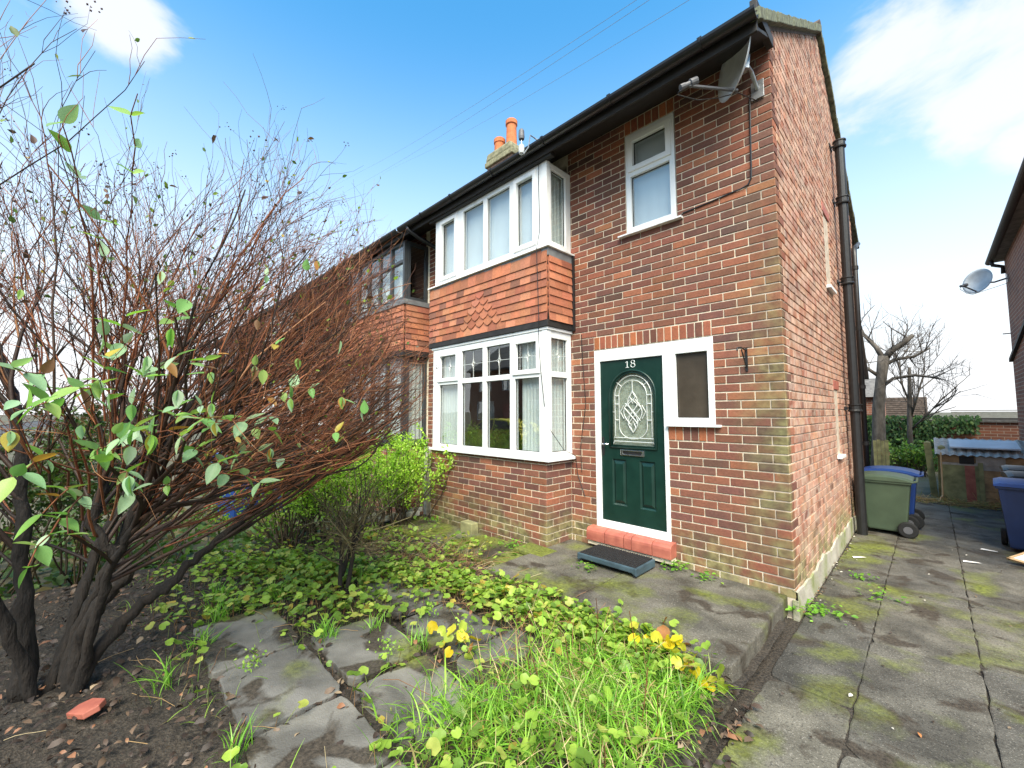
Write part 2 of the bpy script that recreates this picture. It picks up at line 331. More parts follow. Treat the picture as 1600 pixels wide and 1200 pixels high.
    def mesh(s, name, mat, bevel=0, smooth=False, fixn=True):
        me = bpy.data.meshes.new(name); me.from_pydata(s.v, [], s.f)
        if any(t is not None for t in s.c):
            at = me.attributes.new('tone', 'FLOAT_COLOR', 'CORNER'); buf = np.empty((len(me.loops), 4), np.float32); buf[:, 3] = 1
            k = 0
            for f, t in zip(s.f, s.c):
                buf[k:k+len(f), :3] = t if t is not None else (.1, .1, .1); k += len(f)
            at.data.foreach_set('color', buf.ravel())
        if bevel or fixn:
            bm = bmesh.new(); bm.from_mesh(me)
            if fixn: bmesh.ops.recalc_face_normals(bm, faces=bm.faces)
            if bevel:
                ed = [e for e in bm.edges if len(e.link_faces) == 2 and e.calc_face_angle(0) > .5]
                bmesh.ops.bevel(bm, geom=ed, offset=bevel, segments=2, affect='EDGES', profile=.6, clamp_overlap=True)
            bm.to_mesh(me); bm.free()
        if smooth: me.shade_smooth()
        me.materials.append(M[mat] if isinstance(mat, str) else mat); return me
    def build(s, name, mat, parent=None, **k): return link(name, s.mesh(name, mat, **k), parent)
def link(name, me, parent=None):
    o = bpy.data.objects.new(name, me); C.objects.link(o)
    if parent: o.parent = parent
    return o
def tag(o, label=None, cat=None, group=None, kind=None):
    for k, v in (('label', label), ('category', cat), ('group', group), ('kind', kind)):
        if v: o[k] = v
    return o
def thing(name, label, cat, group=None, loc=(0, 0, 0)):
    o = bpy.data.objects.new(name, None); C.objects.link(o); o.location = loc; o.empty_display_size = .1; return tag(o, label, cat, group)
def jit(c, a, r=rnd): k = 1+r.uniform(-a, a); return tuple(max(0, v*k*(1+r.uniform(-a, a)*.35)) for v in c)
def raw_mesh(name, verts, faces, tones, mat, smooth=False):       # fast path for foliage: numpy arrays, faces all the same size
    me = bpy.data.meshes.new(name); nv, nf, k = len(verts), len(faces), faces.shape[1]
    me.vertices.add(nv); me.vertices.foreach_set('co', np.asarray(verts, np.float32).ravel())
    me.loops.add(nf*k); me.loops.foreach_set('vertex_index', faces.astype(np.int32).ravel())
    me.polygons.add(nf); me.polygons.foreach_set('loop_start', np.arange(0, nf*k, k, dtype=np.int32))
    at = me.attributes.new('tone', 'FLOAT_COLOR', 'CORNER'); b = np.ones((nf*k, 4), np.float32); b[:, :3] = np.repeat(tones, k, axis=0); at.data.foreach_set('color', b.ravel())
    me.update(calc_edges=True); me.validate()
    if smooth: me.shade_smooth()
    me.materials.append(M[mat]); return me

#@@STRUCT
# ------------------------------------------------------------------ setting: ground, drive, path, garden
def sheet(name, x0, x1, y0, y1, z, mat, nx=1, ny=1, h=0., seed=0):
    from mathutils import noise
    vs, fs = [], []
    for j in range(ny+1):
        for i in range(nx+1):
            x, y = x0+(x1-x0)*i/nx, y0+(y1-y0)*j/ny
            e = h*(noise.noise((x*2.3+seed, y*2.3, .3))*.6+noise.noise((x*7+seed, y*7, 1.3))*.4) if h else 0
            vs.append((x, y, z+e))
    for j in range(ny):
        for i in range(nx): k = j*(nx+1)+i; fs.append((k, k+1, k+nx+2, k+nx+1))
    m = MB().add(vs, fs); return tag(m.build(name, mat, smooth=bool(h), fixn=False), kind='structure')
DRIVE, PATH, SOIL = -.22, -.05, -.15
sheet('ground', -1500, 1500, -1500, 1500, -.34, 'ground')
sheet('road', -200, 200, -14.2, -8.6, -.325, 'asphalt'); 
tag(MB().box(-200, 200, -8.6, -6.9, -.33, -.20).build('pavement', 'drive', bevel=.015), kind='structure')
tag(MB().box(-200, 200, -16., -14.2, -.33, -.20).build('pavement', 'drive', bevel=.015), kind='structure')
drive = sheet('driveway', -.06, 2.05, -6.9, 6.7, -.231, 'soil', 20, 90, .006)
garden = sheet('garden_soil', -4.75, .0, -6.6, -.3, SOIL, 'soil', 150, 190, .05, 3)
back = sheet('back_garden_soil', -3, 2.05, 6.1, 13, -.245, 'ground', 60, 80, .04, 8)
def slab(parent, x0, x1, y0, y1, top, th, mat, tilt=.004, bev=.008, chip=0.):
    cx, cy = (x0+x1)/2, (y0+y1)/2; m = MB()
    n = max(2, int((x1-x0)/.06)); k = max(2, int((y1-y0)/.06)); r = random.Random(hash((round(x0, 3), round(y0, 3))) & 0xffff)
    # outline slightly worn: wobbling edges
    pts = []
    def edge(xa, ya, xb, yb, cnt):
        for i in range(cnt): t = i/cnt; c = 0 if i else .3; pts.append((xa+(xb-xa)*t-cx+r.uniform(-1, 1)*.004, ya+(yb-ya)*t-cy+r.uniform(-1, 1)*.004))
    edge(x0, y0, x1, y0, n); edge(x1, y0, x1, y1, k); edge(x1, y1, x0, y1, n); edge(x0, y1, x0, y0, k)
    if chip:                                          # knocked-off corners and nibbled edges
        hx, hy = (x1-x0)/2, (y1-y0)/2; cut = {(i, j): r.uniform(.0, chip) for i in (-1, 1) for j in (-1, 1)}; new = []
        for px_, py_ in pts:
            i, j = (1 if px_ > 0 else -1), (1 if py_ > 0 else -1); d = (hx-abs(px_))+(hy-abs(py_)); c = cut[(i, j)]
            if d < c: e = (c-d)/2; px_ -= i*e; py_ -= j*e
            new.append((px_+r.uniform(-1, 1)*.0035, py_+r.uniform(-1, 1)*.0035))
        pts = new
    m.prism(pts, -th, 0, 'xy')
    o = m.build('paving_slab', mat, parent, bevel=bev); o.location = (cx, cy, top); o.rotation_euler = (r.uniform(-1, 1)*tilt, r.uniform(-1, 1)*tilt, 0)
    return o
g = .005
ys = {0: [-6.8, -5.2, -3.7, -2.3, -.95, .22, 1.3, 2.5, 3.9, 5.3, 6.6], 1: [-6.8, -4.7, -3.1, -1.35, .0, 1.22, 2.3, 3.38, 4.6, 5.9, 6.6], 2: [-6.8, -4.9, -3.0, -1.2, .1, 1.28, 2.35, 3.42, 4.6, 5.85, 6.6]}
for c, (xa, xb) in enumerate(((.03, .44), (.44, .965), (.965, 2.03))):
    for a, b in zip(ys[c][:-1], ys[c][1:]): slab(drive, xa+g/2, xb-g/2, a+g/2, b-g/2, DRIVE+rnd.uniform(-.004, .004), .05, 'drive', .006, .009, .06)
path = tag(MB().box(-2.2, -.06, -1.3, -.02, -.3, -.1).build('front_path', 'soil'), kind='structure')
for a, b, d in ((-1.22, -.05, -1.33), (-2.19, -1.23, -1.30)): slab(path, a, b, d, -.01 if a > -2 else -.02, PATH+(0 if a > -2 else -.006), .15, 'path', .002, .014)
for i, (a, b) in enumerate(((-3.0, -2.2), (-3.8, -3.01), (-4.6, -3.81))): slab(path, a, b, -1.12, -.50, -.10-.01*i, .06, 'mossypath', .012)
slab(path, -2.42, -2.02, -.72, -.46, -.052, .04, 'mossypath', .03)
flags = tag(MB().box(-3.0, -.7, -3.46, -1.7, -.3, -.2).build('garden_paving', 'soil'), kind='structure')
FL = [(-2.90, -2.20, -3.42, -2.92), (-2.16, -1.52, -3.40, -2.93), (-1.49, -.92, -3.42, -2.95), (-.9, -.35, -3.42, -2.95), (-2.20, -1.53, -2.88, -2.40), (-1.49, -.93, -2.89, -2.42),
      (-2.0, -1.35, -2.34, -1.88), (-1.32, -.75, -2.36, -1.80), (-2.75, -2.05, -2.32, -1.85)]
for a, b, c, d in FL: slab(flags, a, b, c, d, -.105+rnd.uniform(-.012, .006), .05, 'flag', .022, .007, .06)

# ------------------------------------------------------------------ the house
EAVE_Y, EAVE_Z, RIDGE_Y, RIDGE_Z = -.55, 4.45, 2.64, 6.53
SL = (RIDGE_Z-EAVE_Z)/(RIDGE_Y-EAVE_Y)
def roof_z(y): return EAVE_Z+SL*(y-EAVE_Y) if y <= RIDGE_Y else EAVE_Z+SL*(2*RIDGE_Y-EAVE_Y-y)
house = thing('brick_house', 'red brick end house with green front door, white bay windows and tile-hung bay', 'house')
PAL = [((.165, .075, .056), 34), ((.215, .088, .058), 32), ((.27, .104, .062), 22), ((.33, .13, .072), 7), ((.120, .066, .052), 5)]
PALG = [((.36, .165, .105), 40), ((.43, .22, .145), 22), ((.30, .125, .080), 26), ((.21, .098, .068), 12)]
def pick(pal):
    t = rnd.uniform(0, sum(w for _, w in pal))
    for c, w in pal:
        t -= w
        if t <= 0: return jit(c, .16)
    return pal[0][0]
BR = []                      # bricks of the house: (centre, length, height, facing, tone, material key, parent)
def brick_geo(Ln, H, D=.06, ch=.0035):
    l, h, d = Ln/2, H/2, D/2
    v = [(-l+ch, -d, -h+ch), (l-ch, -d, -h+ch), (l-ch, -d, h-ch), (-l+ch, -d, h-ch), (-l, -d+ch, -h), (l, -d+ch, -h), (l, -d+ch, h), (-l, -d+ch, h), (-l, d, -h), (l, d, -h), (l, d, h), (-l, d, h)]
    f = [(0, 1, 2, 3)]+[(a, b, b+4, a+4)[::-1] for a, b in ((0, 1), (1, 2), (2, 3), (3, 0))]+[(a+4, b+4, b+8, a+8)[::-1] for a, b in ((0, 1), (1, 2), (2, 3), (3, 0))]
    return v, f
def put(face, a0, a1, z0, z1, plane, tone, mat, parent):
    """one brick on a wall; a0..a1 runs along the wall, plane is where its face stands"""
    Ln, H = a1-a0, z1-z0
    if Ln < .02 or H < .02: return
    ca, cz = (a0+a1)/2, (z0+z1)/2; p = rnd.uniform(-.0018, .0018)
    c = (ca, plane+.03+p, cz) if face == 'y' else (plane-.03+p, ca, cz)
    BR.append((c, round(Ln/.004)*.004, round(H/.004)*.004, face, tone, mat, parent))
def course(face, a0, a1, z, plane, parent, k, openings, pal, mat, module=.225, header=0., ztop=None, origin=0.):
    """a course of bricks from a0 to a1 (stretchers, breaking joint on odd courses), left out of the openings"""
    j = .010; cuts = []; x = origin
    sg = -1 if face == 'y' else 1
    first = True; odd = k % 2
    while (x > a0-.3 if sg < 0 else x < a1+.3):
        Ln = module
        if first and odd: Ln = module/2
        elif header and rnd.random() < header: Ln = module/2
        first = False
        lo, hi = (x-Ln, x) if sg < 0 else (x, x+Ln)
        x += sg*Ln; cuts.append((lo+j/2, hi-j/2))
    zl, zh = z+j/2, z+.075-j/2
    for lo, hi in cuts:
        lo, hi = max(lo, a0), min(hi, a1)
        if hi-lo < .02: continue
        segs = [(lo, hi)]
        for (oa, ob, oz0, oz1) in openings:
            if zh > oz0+.004 and zl < oz1-.004:
                nx = []
                for p, q in segs:
                    if q <= oa or p >= ob: nx.append((p, q)); continue
                    if p < oa: nx.append((p, oa-.004))
                    if q > ob: nx.append((ob+.004, q))
                segs = nx
        for p, q in segs:
            if q-p < .025: continue
            if ztop:
                h = min(zh, ztop((p+q)/2)-.01)
                if h-zl < .02: continue
                put(face, p, q, zl, h, plane, pick(pal), mat, parent)
            else: put(face, p, q, zl, zh, plane, pick(pal), mat, parent)
BAYX0, BAYX1, BAYY = -4.40, -2.175, -.45
DOOR = (-1.8375, -.995, -.05, 2.1); SIDE = (-.995, -.5625, 1.275, 2.1); UPW = (-1.40, -.8425, 3.3, 4.425)
sill_e = (-.995, -.5625, 1.125, 1.275); lint_d = (-1.8375, -.5625, 2.1, 2.25); lint_u = (-1.40, -.8425, 4.425, 4.575)
bayhole = (BAYX0+.02, BAYX1-.02, -.3, 4.45)
# mortar bodies
fwall = MB().plate([-5.3, 0-.006], [-.22, 4.72], [DOOR, SIDE, UPW, bayhole], .007, .22).build('front_wall', 'mortar', house)
gm = MB(); prof = [(.006, -.22), (5.30, -.22), (5.30, roof_z(5.30)-.10), (RIDGE_Y, RIDGE_Z-.10), (.006, roof_z(0)-.10)]
GW = [(2.35, 2.72, 2.95, 3.9), (2.45, 2.72, .86, 1.68)]
gwall = gm.prism(prof, -.22, -.0095, 'yz').build('gable_wall', 'mortar_g', house)
MB().box(-5.3, -.24, 5.1, 5.3, -.2, 4.7).build('rear_wall', 'palebrick', house)
MB().prism([(-.0, -.2), (5.3, -.2), (5.3, 4.6), (RIDGE_Y, 6.3), (0, 4.6)], -4.72, -4.62, 'yz').build('party_wall', 'room', house)
bwall = MB().plate([BAYX0+.007, BAYX1-.007], [-.22, .86], [], BAYY+.007, BAYY+.11); bwall.box(BAYX1-.11, BAYX1-.007, BAYY+.11, .0, -.22, .86); bwall.box(BAYX0+.007, BAYX0+.11, BAYY+.11, .0, -.22, .86)
bwall = bwall.build('bay_wall', 'mortar', house)
ops = [DOOR, SIDE, UPW, sill_e, lint_d, lint_u]
for k in range(-1, 63):
    z = k*.075
    course('y', -2.175, 0, z, -.0 if k >= 0 else .004, fwall, k, ops, PAL if k >= 0 else [((.42, .20, .12), 1), ((.40, .30, .2), 1)], 'brick')
    course('y', -5.18, BAYX0-.0, z, .0, fwall, k, [], PAL, 'brick', origin=-4.40)
    course('x', 0, 5.3, z, .0, gwall, k, GW, PALG, 'gable', header=.62)
for k in range(63, 88): course('x', 0, 5.3, k*.075, .0, gwall, k, GW, PALG, 'gable', header=.62, ztop=lambda y: roof_z(y)-.1)
for k in range(-2, 12):
    course('y', BAYX0, BAYX1, k*.075, BAYY, bwall, k, [], PAL, 'brick', origin=BAYX1)
    course('x', BAYY, 0, k*.075, BAYX1, bwall, k+1, [], PAL, 'brick', origin=BAYY)
for (a, b, z0, z1) in (sill_e, lint_d, lint_u):       # bricks on edge over and under the openings
    n = round((b-a)/.075)
    for i in range(n):
        w = (b-a)/n; put('y', a+i*w+.005, a+(i+1)*w-.005, z0+.006, z1-.010, -.001, pick([((.30, .10, .058), 3), ((.17, .07, .05), 2), ((.38, .13, .06), 1)]), 'brick', fwall)
# quoin: the corner bricks show the facing brick on the gable side too
q = []
for i, b in enumerate(BR):
    c, Ln, H, face, tone, mat, par = b
    if face == 'x' and par is gwall and c[1]-Ln/2 < .05: BR[i] = (c, Ln, H, face, pick(PAL) if rnd.random() < .8 else tone, 'brick', par)
def area(b):
    c, Ln, H, face = b[:4]; ax = Vector((1, 0, 0)) if face == 'y' else Vector((0, 1, 0)); c = Vector(c); P = []
    for s, t in ((-1, -1), (1, -1), (1, 1), (-1, 1)):
        q = pix(c+ax*(s*Ln/2)+Vector((0, 0, t*H/2)))
        if q is None: return 0
        P.append(q)
    if not all(0 < p[0] < 1600 and 0 < p[1] < 1200 for p in P): return 0
    if c.x < -4.4 and face == 'y' and c.y < -.4: return 0
    return abs(sum(P[i][0]*P[(i+1) % 4][1]-P[(i+1) % 4][0]*P[i][1] for i in range(4)))/2
order = sorted(range(len(BR)), key=lambda i: -area(BR[i])); chosen = set(order[:300])
cache = {}; rest = {}
for i, (c, Ln, H, face, tone, mat, par) in enumerate(BR):
    rot = face == 'x'
    if i in chosen:
        key = (Ln, H, face, mat)
        if key not in cache:
            v, f = brick_geo(Ln, H)
            if rot: v = [(-y, x, z) for x, y, z in v]
            m = MB().add(v, f); cache[key] = m.mesh('brick', mat+'_obj', fixn=True)
        o = link('brick', cache[key], par); o.location = c; o.color = tone+(1,); o.rotation_euler = (rnd.uniform(-1, 1)*.004, rnd.uniform(-1, 1)*.004, rnd.uniform(-1, 1)*.004)
    else:
        m = rest.setdefault((par.name, mat), (MB(), par))[0]; v, f = brick_geo(Ln, H)
        m.add([(c[0]-y, c[1]+x, c[2]+z) if rot else (c[0]+x, c[1]+y, c[2]+z) for x, y, z in v], f, tone)
for (nm, mat), (m, par) in rest.items(): tag(m.build('brickwork', mat+'_att', par, fixn=False), kind='stuff')
# damp-proof plinth of rough render along the gable
pl = MB(); n = 40
for i in range(n):
    ya, yb = i*5.3/n, (i+1)*5.3/n; t0, t1 = (-.035+.012*math.sin(i*2.9)+.018*math.sin(i*.83+1)+.008*math.sin(i*5.1) for i in (i, i+1)); d = .018
    pl.add([(d, ya, -.3), (d, yb, -.3), (d-.004, yb, t1), (d-.004, ya, t0), (-.02, ya, t0+.012), (-.02, yb, t1+.012)], [(0, 1, 2, 3), (3, 2, 5, 4)])
pl.box(-.02, .018, -.012, 0, -.3, -.08).build('plinth', 'render', house, fixn=False)

# roof, verge, soffit, gutter
XR = .045
rf = MB(); nrow = 22
def slope(y0, z0, y1, z1, x0, x1, sgn, m):
    n = Vector((0, -(z1-z0), (y1-y0))).normalized()*(1 if sgn > 0 else -1)
    for i in range(nrow):
        a, b = i/nrow, (i+1)/nrow+.02; p = Vector((0, y0+(y1-y0)*a, z0+(z1-z0)*a)); q = Vector((0, y0+(y1-y0)*b, z0+(z1-z0)*b)); u = p+n*.028; w = q+n*.006
        m.add([(x0, p.y, p.z), (x1, p.y, p.z), (x1, u.y, u.z), (x0, u.y, u.z), (x0, w.y, w.z), (x1, w.y, w.z), (x0, q.y, q.z), (x1, q.y, q.z)], [(0, 1, 2, 3), (3, 2, 5, 4), (1, 7, 5, 2), (0, 3, 4, 6), (0, 6, 7, 1)])
slope(EAVE_Y+.03, EAVE_Z-.01, RIDGE_Y, RIDGE_Z, -5.19, XR, 1, rf); slope(2*RIDGE_Y-EAVE_Y, EAVE_Z, RIDGE_Y, RIDGE_Z, -5.19, XR, -1, rf)
rf.prism([(EAVE_Y+.06, EAVE_Z-.03), (RIDGE_Y, RIDGE_Z-.045), (2*RIDGE_Y-EAVE_Y-.06, EAVE_Z-.03), (2*RIDGE_Y-EAVE_Y-.06, EAVE_Z-.08), (RIDGE_Y, RIDGE_Z-.10), (EAVE_Y+.06, EAVE_Z-.08)], -5.19, .002, 'yz')
rf.tube([(-5.19, RIDGE_Y, RIDGE_Z+.0), (XR+.005, RIDGE_Y, RIDGE_Z+.0)], .09, 12)
roof = rf.build('roof', 'rooftile', house)
vg = MB()                                           # mossy cement verge in short uneven lengths
for sgn in (1, -1):
    N_ = 26
    for i in range(N_):
        a, b = i/N_, (i+1)/N_; ya = EAVE_Y+.02+(RIDGE_Y-EAVE_Y-.02)*a; yb = EAVE_Y+.02+(RIDGE_Y-EAVE_Y-.02)*b
        if sgn < 0: ya, yb = 2*RIDGE_Y-ya, 2*RIDGE_Y-yb
        za, zb = roof_z(ya), roof_z(yb); e = rnd.uniform(0, .012)
        vg.prism([(ya, za-.075), (yb, zb-.075), (yb, zb+.012+e), (ya, za+.024+e)], -.01, XR+.006+rnd.uniform(0, .012), 'yz')
vg.build('verge', 'verge', roof, bevel=.006)
sf = MB(); sf.add([(-5.19, -.50, 4.335), (.03, -.50, 4.335), (.03, .0, 4.575), (-5.19, .0, 4.575), (-5.19, -.50, 4.36), (.03, -.50, 4.36), (.03, .02, 4.62), (-5.19, .02, 4.62)], [(0, 3, 2, 1), (4, 5, 6, 7), (0, 1, 5, 4), (1, 2, 6, 5), (2, 3, 7, 6), (3, 0, 4, 7)])
sf.build('soffit', 'blackwood', house)
MB().box(-5.19, .035, -.525, -.50, 4.31, 4.45).build('fascia', 'blackwood', house, bevel=.003)
MB().box(-.015, .035, -.50, -.02, 4.50, 4.60).build('eaves_bracket', 'blackwood', house, bevel=.004)
gt = MB(); R_ = .058
def half_round(m, xa, xb, y, z, r, n=9):
    vs = []
    for x in (xa, xb):
        for i in range(n+1): w = math.pi+math.pi*i/n; vs.append((x, y+r*math.cos(w), z+r*math.sin(w)))
        for i in range(n+1): w = 2*math.pi-math.pi*i/n; vs.append((x, y+(r-.006)*math.cos(w), z+(r-.006)*math.sin(w)))
    k = 2*(n+1); m.add(vs, [(i, (i+1) % k, k+(i+1) % k, k+i) for i in range(k)]+[tuple(range(k)), tuple(range(2*k-1, k-1, -1))])
half_round(gt, -5.19, .05, -.585, 4.425, R_); gut = gt.build('gutter', 'gutter', house)
for x in (-.35, -1.2, -2.05, -2.9, -3.75, -4.5):
    MB().box(x-.018, x+.018, -.645, -.52, 4.415, 4.437).tube([(x, -.585+.062*math.cos(w), 4.425+.062*math.sin(w)) for w in np.linspace(math.pi, 2*math.pi, 8)], .007, 4).build('gutter_bracket', 'gutter', gut)
MB().box(-4.45, -2.03, -.50, -.43, 4.285, 4.335).build('bay_head_board', 'blackwood', house, bevel=.004)

# windows -----------------------------------------------------------------
def frame(parent, name, xs, zs, lights, y0, y1, plane='xz', mat='upvc', glassmat='glass', sash=(), pane_y=None, bev=.005):
    fr = MB().plate(xs, zs, lights, y0, y1, plane).build(name, mat, parent, bevel=bev)
    for i, (a, b, c, d) in enumerate(lights):
        w = .032
        h = (a+w, b-w, c+w, d-w) if i in sash else (a, b, c, d)
        if i in sash:                                 # opening light: its own frame, a little proud
            MB().plate([a-.022, b+.022], [c-.022, d+.022], [h], y0-.018 if plane == 'xz' else y0, (y0+.03) if plane == 'xz' else y1+.018, plane).build('opening_light', mat, fr, bevel=.006)
        pm = MB(); py = (y0+y1)/2 if pane_y is None else pane_y
        (pm.box(h[0]-.004, h[1]+.004, py, py+.005, h[2]-.004, h[3]+.004) if plane == 'xz' else pm.box(py-.005, py, h[0]-.004, h[1]+.004, h[2]-.004, h[3]+.004)).build('pane', glassmat, fr)
        gk = MB().plate([h[0]-.002, h[1]+.002], [h[2]-.002, h[3]+.002], [(h[0]+.006, h[1]-.006, h[2]+.006, h[3]-.006)], py-.004, py+.008, plane) if plane == 'xz' else MB().plate([h[0]-.002, h[1]+.002], [h[2]-.002, h[3]+.002], [(h[0]+.006, h[1]-.006, h[2]+.006, h[3]-.006)], py-.008, py+.004, plane)
        gk.build('gasket', 'black', fr)
    return fr
def motif(parent, cx, cz, w, h, y, plane='xz'):       # leaded star in a top light
    m = MB(); P = (lambda a, b: (a, y, b)) if plane == 'xz' else (lambda a, b: (y, a, b)); r = .0035
    m.tube([P(cx-w/2, cz), P(cx-.055, cz)], r, 4); m.tube([P(cx+.055, cz), P(cx+w/2, cz)], r, 4); m.tube([P(cx, cz-h/2), P(cx, cz-.075)], r, 4); m.tube([P(cx, cz+.075), P(cx, cz+h/2)], r, 4)
    k = .055 if plane == 'xz' else .04; q = [P(cx-k, cz), P(cx-.014, cz+.018), P(cx, cz+.075), P(cx+.014, cz+.018), P(cx+k, cz), P(cx+.014, cz-.018), P(cx, cz-.075), P(cx-.014, cz-.018), P(cx-k, cz)]
    m.tube(q, r, 4); m.tube([P(cx-.018, cz), P(cx, cz+.03), P(cx+.018, cz), P(cx, cz-.03), P(cx-.018, cz)], r, 4)
    m.build('leaded_star', 'came', parent)
LX = [(-4.215, -3.775), (-3.69, -3.25), (-3.18, -2.745), (-2.665, -2.275)]; ZB, ZT = (.955, 1.80), (1.865, 2.245)
lights = [(a, b, *ZB) for a, b in LX]+[(a, b, *ZT) for a, b in LX]
bw = frame(house, 'bay_window', [-4.37, -2.155], [.89, 2.325], lights, BAYY, BAYY+.065, sash=(4, 7))
for i, (a, b) in enumerate(LX): s = .032 if i in (0, 3) else 0; motif(bw, (a+b)/2, sum(ZT)/2, b-a-2*s, ZT[1]-ZT[0]-2*s, BAYY+.030)
br = frame(house, 'bay_window_return', [BAYY+.068, .0], [.89, 2.325], [(-.365, -.075, *ZB), (-.365, -.075, *ZT)], -2.22, -2.158, 'yz')
motif(br, -.22, sum(ZT)/2, .29, .38, -2.182, 'yz')
MB().box(-2.225, -2.150, BAYY-.004, BAYY+.068, .89, 2.325).build('corner_post', 'upvc', bw, bevel=.004)
MB().box(-4.37, -4.31, BAYY+.066, .0, .89, 2.325).build('bay_side_frame', 'upvc', bw)
MB().add([(-4.43, -.495, .862), (-2.105, -.495, .862), (-2.105, .0, .862), (-4.43, .0, .862), (-4.43, -.495, .885), (-2.105, -.495, .885), (-2.14, -.44, .897), (-4.40, -.44, .897), (-2.105, 0, .885), (-2.14, 0, .897), (-4.43, 0, .885), (-4.40, 0, .897)],
   [(0, 3, 2, 1), (0, 1, 5, 4), (4, 5, 6, 7), (1, 2, 8, 5), (5, 8, 9, 6), (3, 0, 4, 10), (4, 7, 11, 10), (7, 6, 9, 11)]).build('bay_sill', 'upvc', house, bevel=.004)
MB().box(-4.40, -2.135, BAYY-.012, .0, 2.327, 2.36).build('bay_head_trim', 'upvc', house, bevel=.005)
MB().box(-4.45, -2.115, BAYY-.03, .0, 2.362, 2.435).build('bay_fascia', 'blackwood', house, bevel=.004)
# upper bay
UX = [(-4.205, -3.83), (-3.675, -3.245), (-3.17, -2.745), (-2.645, -2.315)]; UZ = (3.365, 4.225)
ub = frame(house, 'upper_bay_window', [-4.34, -2.14], [3.285, 4.295], [(a, b, *UZ) for a, b in UX], BAYY, BAYY+.065, sash=(0, 3))
frame(house, 'upper_bay_return', [BAYY+.068, .0], [3.285, 4.295], [(-.36, -.095, *UZ)], -2.205, -2.143, 'yz')
MB().box(-2.21, -2.135, BAYY-.004, BAYY+.068, 3.285, 4.295).build('corner_post', 'upvc', ub, bevel=.004)
MB().box(-4.34, -4.28, BAYY+.066, 0, 3.285, 4.295).build('bay_side_frame', 'upvc', ub)
MB().box(-4.48, -2.085, BAYY-.045, .0, 3.262, 3.284).build('upper_bay_sill', 'upvc', house, bevel=.005)
MB().box(-4.45, -2.11, BAYY-.016, .0, 3.165, 3.261).build('lead_apron', 'lead', house, bevel=.004)
# tile hanging
th = MB().box(-4.43, -2.13, BAYY, .0, 2.43, 3.18).build('tile_hanging', 'blackwood', house)
TP = [((.41, .155, .086), 50), ((.46, .19, .11), 27), ((.34, .125, .074), 18), ((.24, .105, .072), 5)]
ROWS, GA = 8, .0945
def tile_geo(w, shape):
    H, T = GA+.062, .011; zt = H
    if shape == 'club': o = [(-w/2, .045), (-w/2*.62, .012), (0, -.012), (w/2*.62, .012), (w/2, .045), (w/2, zt), (-w/2, zt)]
    else: o = [(-w/2, 0), (w/2, 0), (w/2, zt), (-w/2, zt)]
    n = len(o); lean = lambda z: -.021+.021*z/H*.95
    v = [(x, lean(z)-T, z) for x, z in o]+[(x, lean(z), z) for x, z in o]
    f = [tuple(range(n)), tuple(range(2*n-1, n-1, -1))]+[(i, i+n, (i+1) % n+n, (i+1) % n) for i in range(n)]
    return v, f
tc_ = {}
def tile(parent, shape, w, loc, rotz=0., pal=TP, mass=None):
    tone = pick(pal); w = round(w, 3)
    v, f = tile_geo(w, shape)
    if mass is not None:
        R = Matrix.Rotation(rotz, 3, 'Z'); mass.add([R @ Vector(p)+Vector(loc) for p in v], f, tone); return
    if (w, shape) not in tc_: tc_[(w, shape)] = MB().add(v, f).mesh('tile', 'tile_obj')
    o = link('tile', tc_[(w, shape)], parent); o.location = loc; o.color = tone+(1,); o.rotation_euler = (rnd.uniform(-.012, .012), rnd.uniform(-.012, .012), rotz)
def hang(parent, xa, xb, y, ret_x, club=True, mass=None, ret_sign=1):
    TW = .165; n = round((xb-xa)/TW); mid = n//2
    for r in range(ROWS):
        z = 2.432+r*GA; off = TW/2 if r % 2 else 0; x = xb
        edges = [xb]
        if off: edges.append(xb-off)
        while edges[-1]-TW > xa+.03: edges.append(edges[-1]-TW)
        edges.append(xa)
        for i in range(len(edges)-1):
            b, a = edges[i], edges[i+1]; c = (a+b)/2; d = abs(c-(xa+xb)/2+.12)
            shape = 'club' if club and 1 <= r <= 5 and abs(c-(-3.26)) < (6-r)*TW/2 and b-a > .15 else 'plain'
            tile(parent, shape, b-a-.003, (c, y-.002, z), 0, mass=mass)
        k = .45; es = [0, .225, .45] if r % 2 else [0, .11, .335, .45]
        for a, b in zip(es[:-1], es[1:]): tile(parent, 'plain', b-a-.003, (ret_x+.002, y+(a+b)/2, z), math.pi/2, mass=mass)
hang(th, -4.445, -2.126, BAYY, -2.135)
MB().box(-2.13, -2.085, -.035, -.003, 2.36, 3.27).build('lead_soaker', 'black', house, bevel=.004)
# front bedroom window
uw = frame(house, 'bedroom_window', [UPW[0]+.008, UPW[1]-.008], [3.315, 4.415], [(-1.335, -.905, 3.375, 3.935), (-1.335, -.905, 4.005, 4.345)], .0, .07, sash=(1,), pane_y=.035)
MB().add([(-1.475, -.055, 3.285), (-.785, -.055, 3.285), (-.785, .05, 3.285), (-1.475, .05, 3.285), (-1.475, -.055, 3.302), (-.785, -.055, 3.302), (-.785, .05, 3.315), (-1.475, .05, 3.315)], [(0, 3, 2, 1), (4, 5, 6, 7), (0, 1, 5, 4), (1, 2, 6, 5), (2, 3, 7, 6), (3, 0, 4, 7)]).build('bedroom_sill', 'upvc', house, bevel=.003)
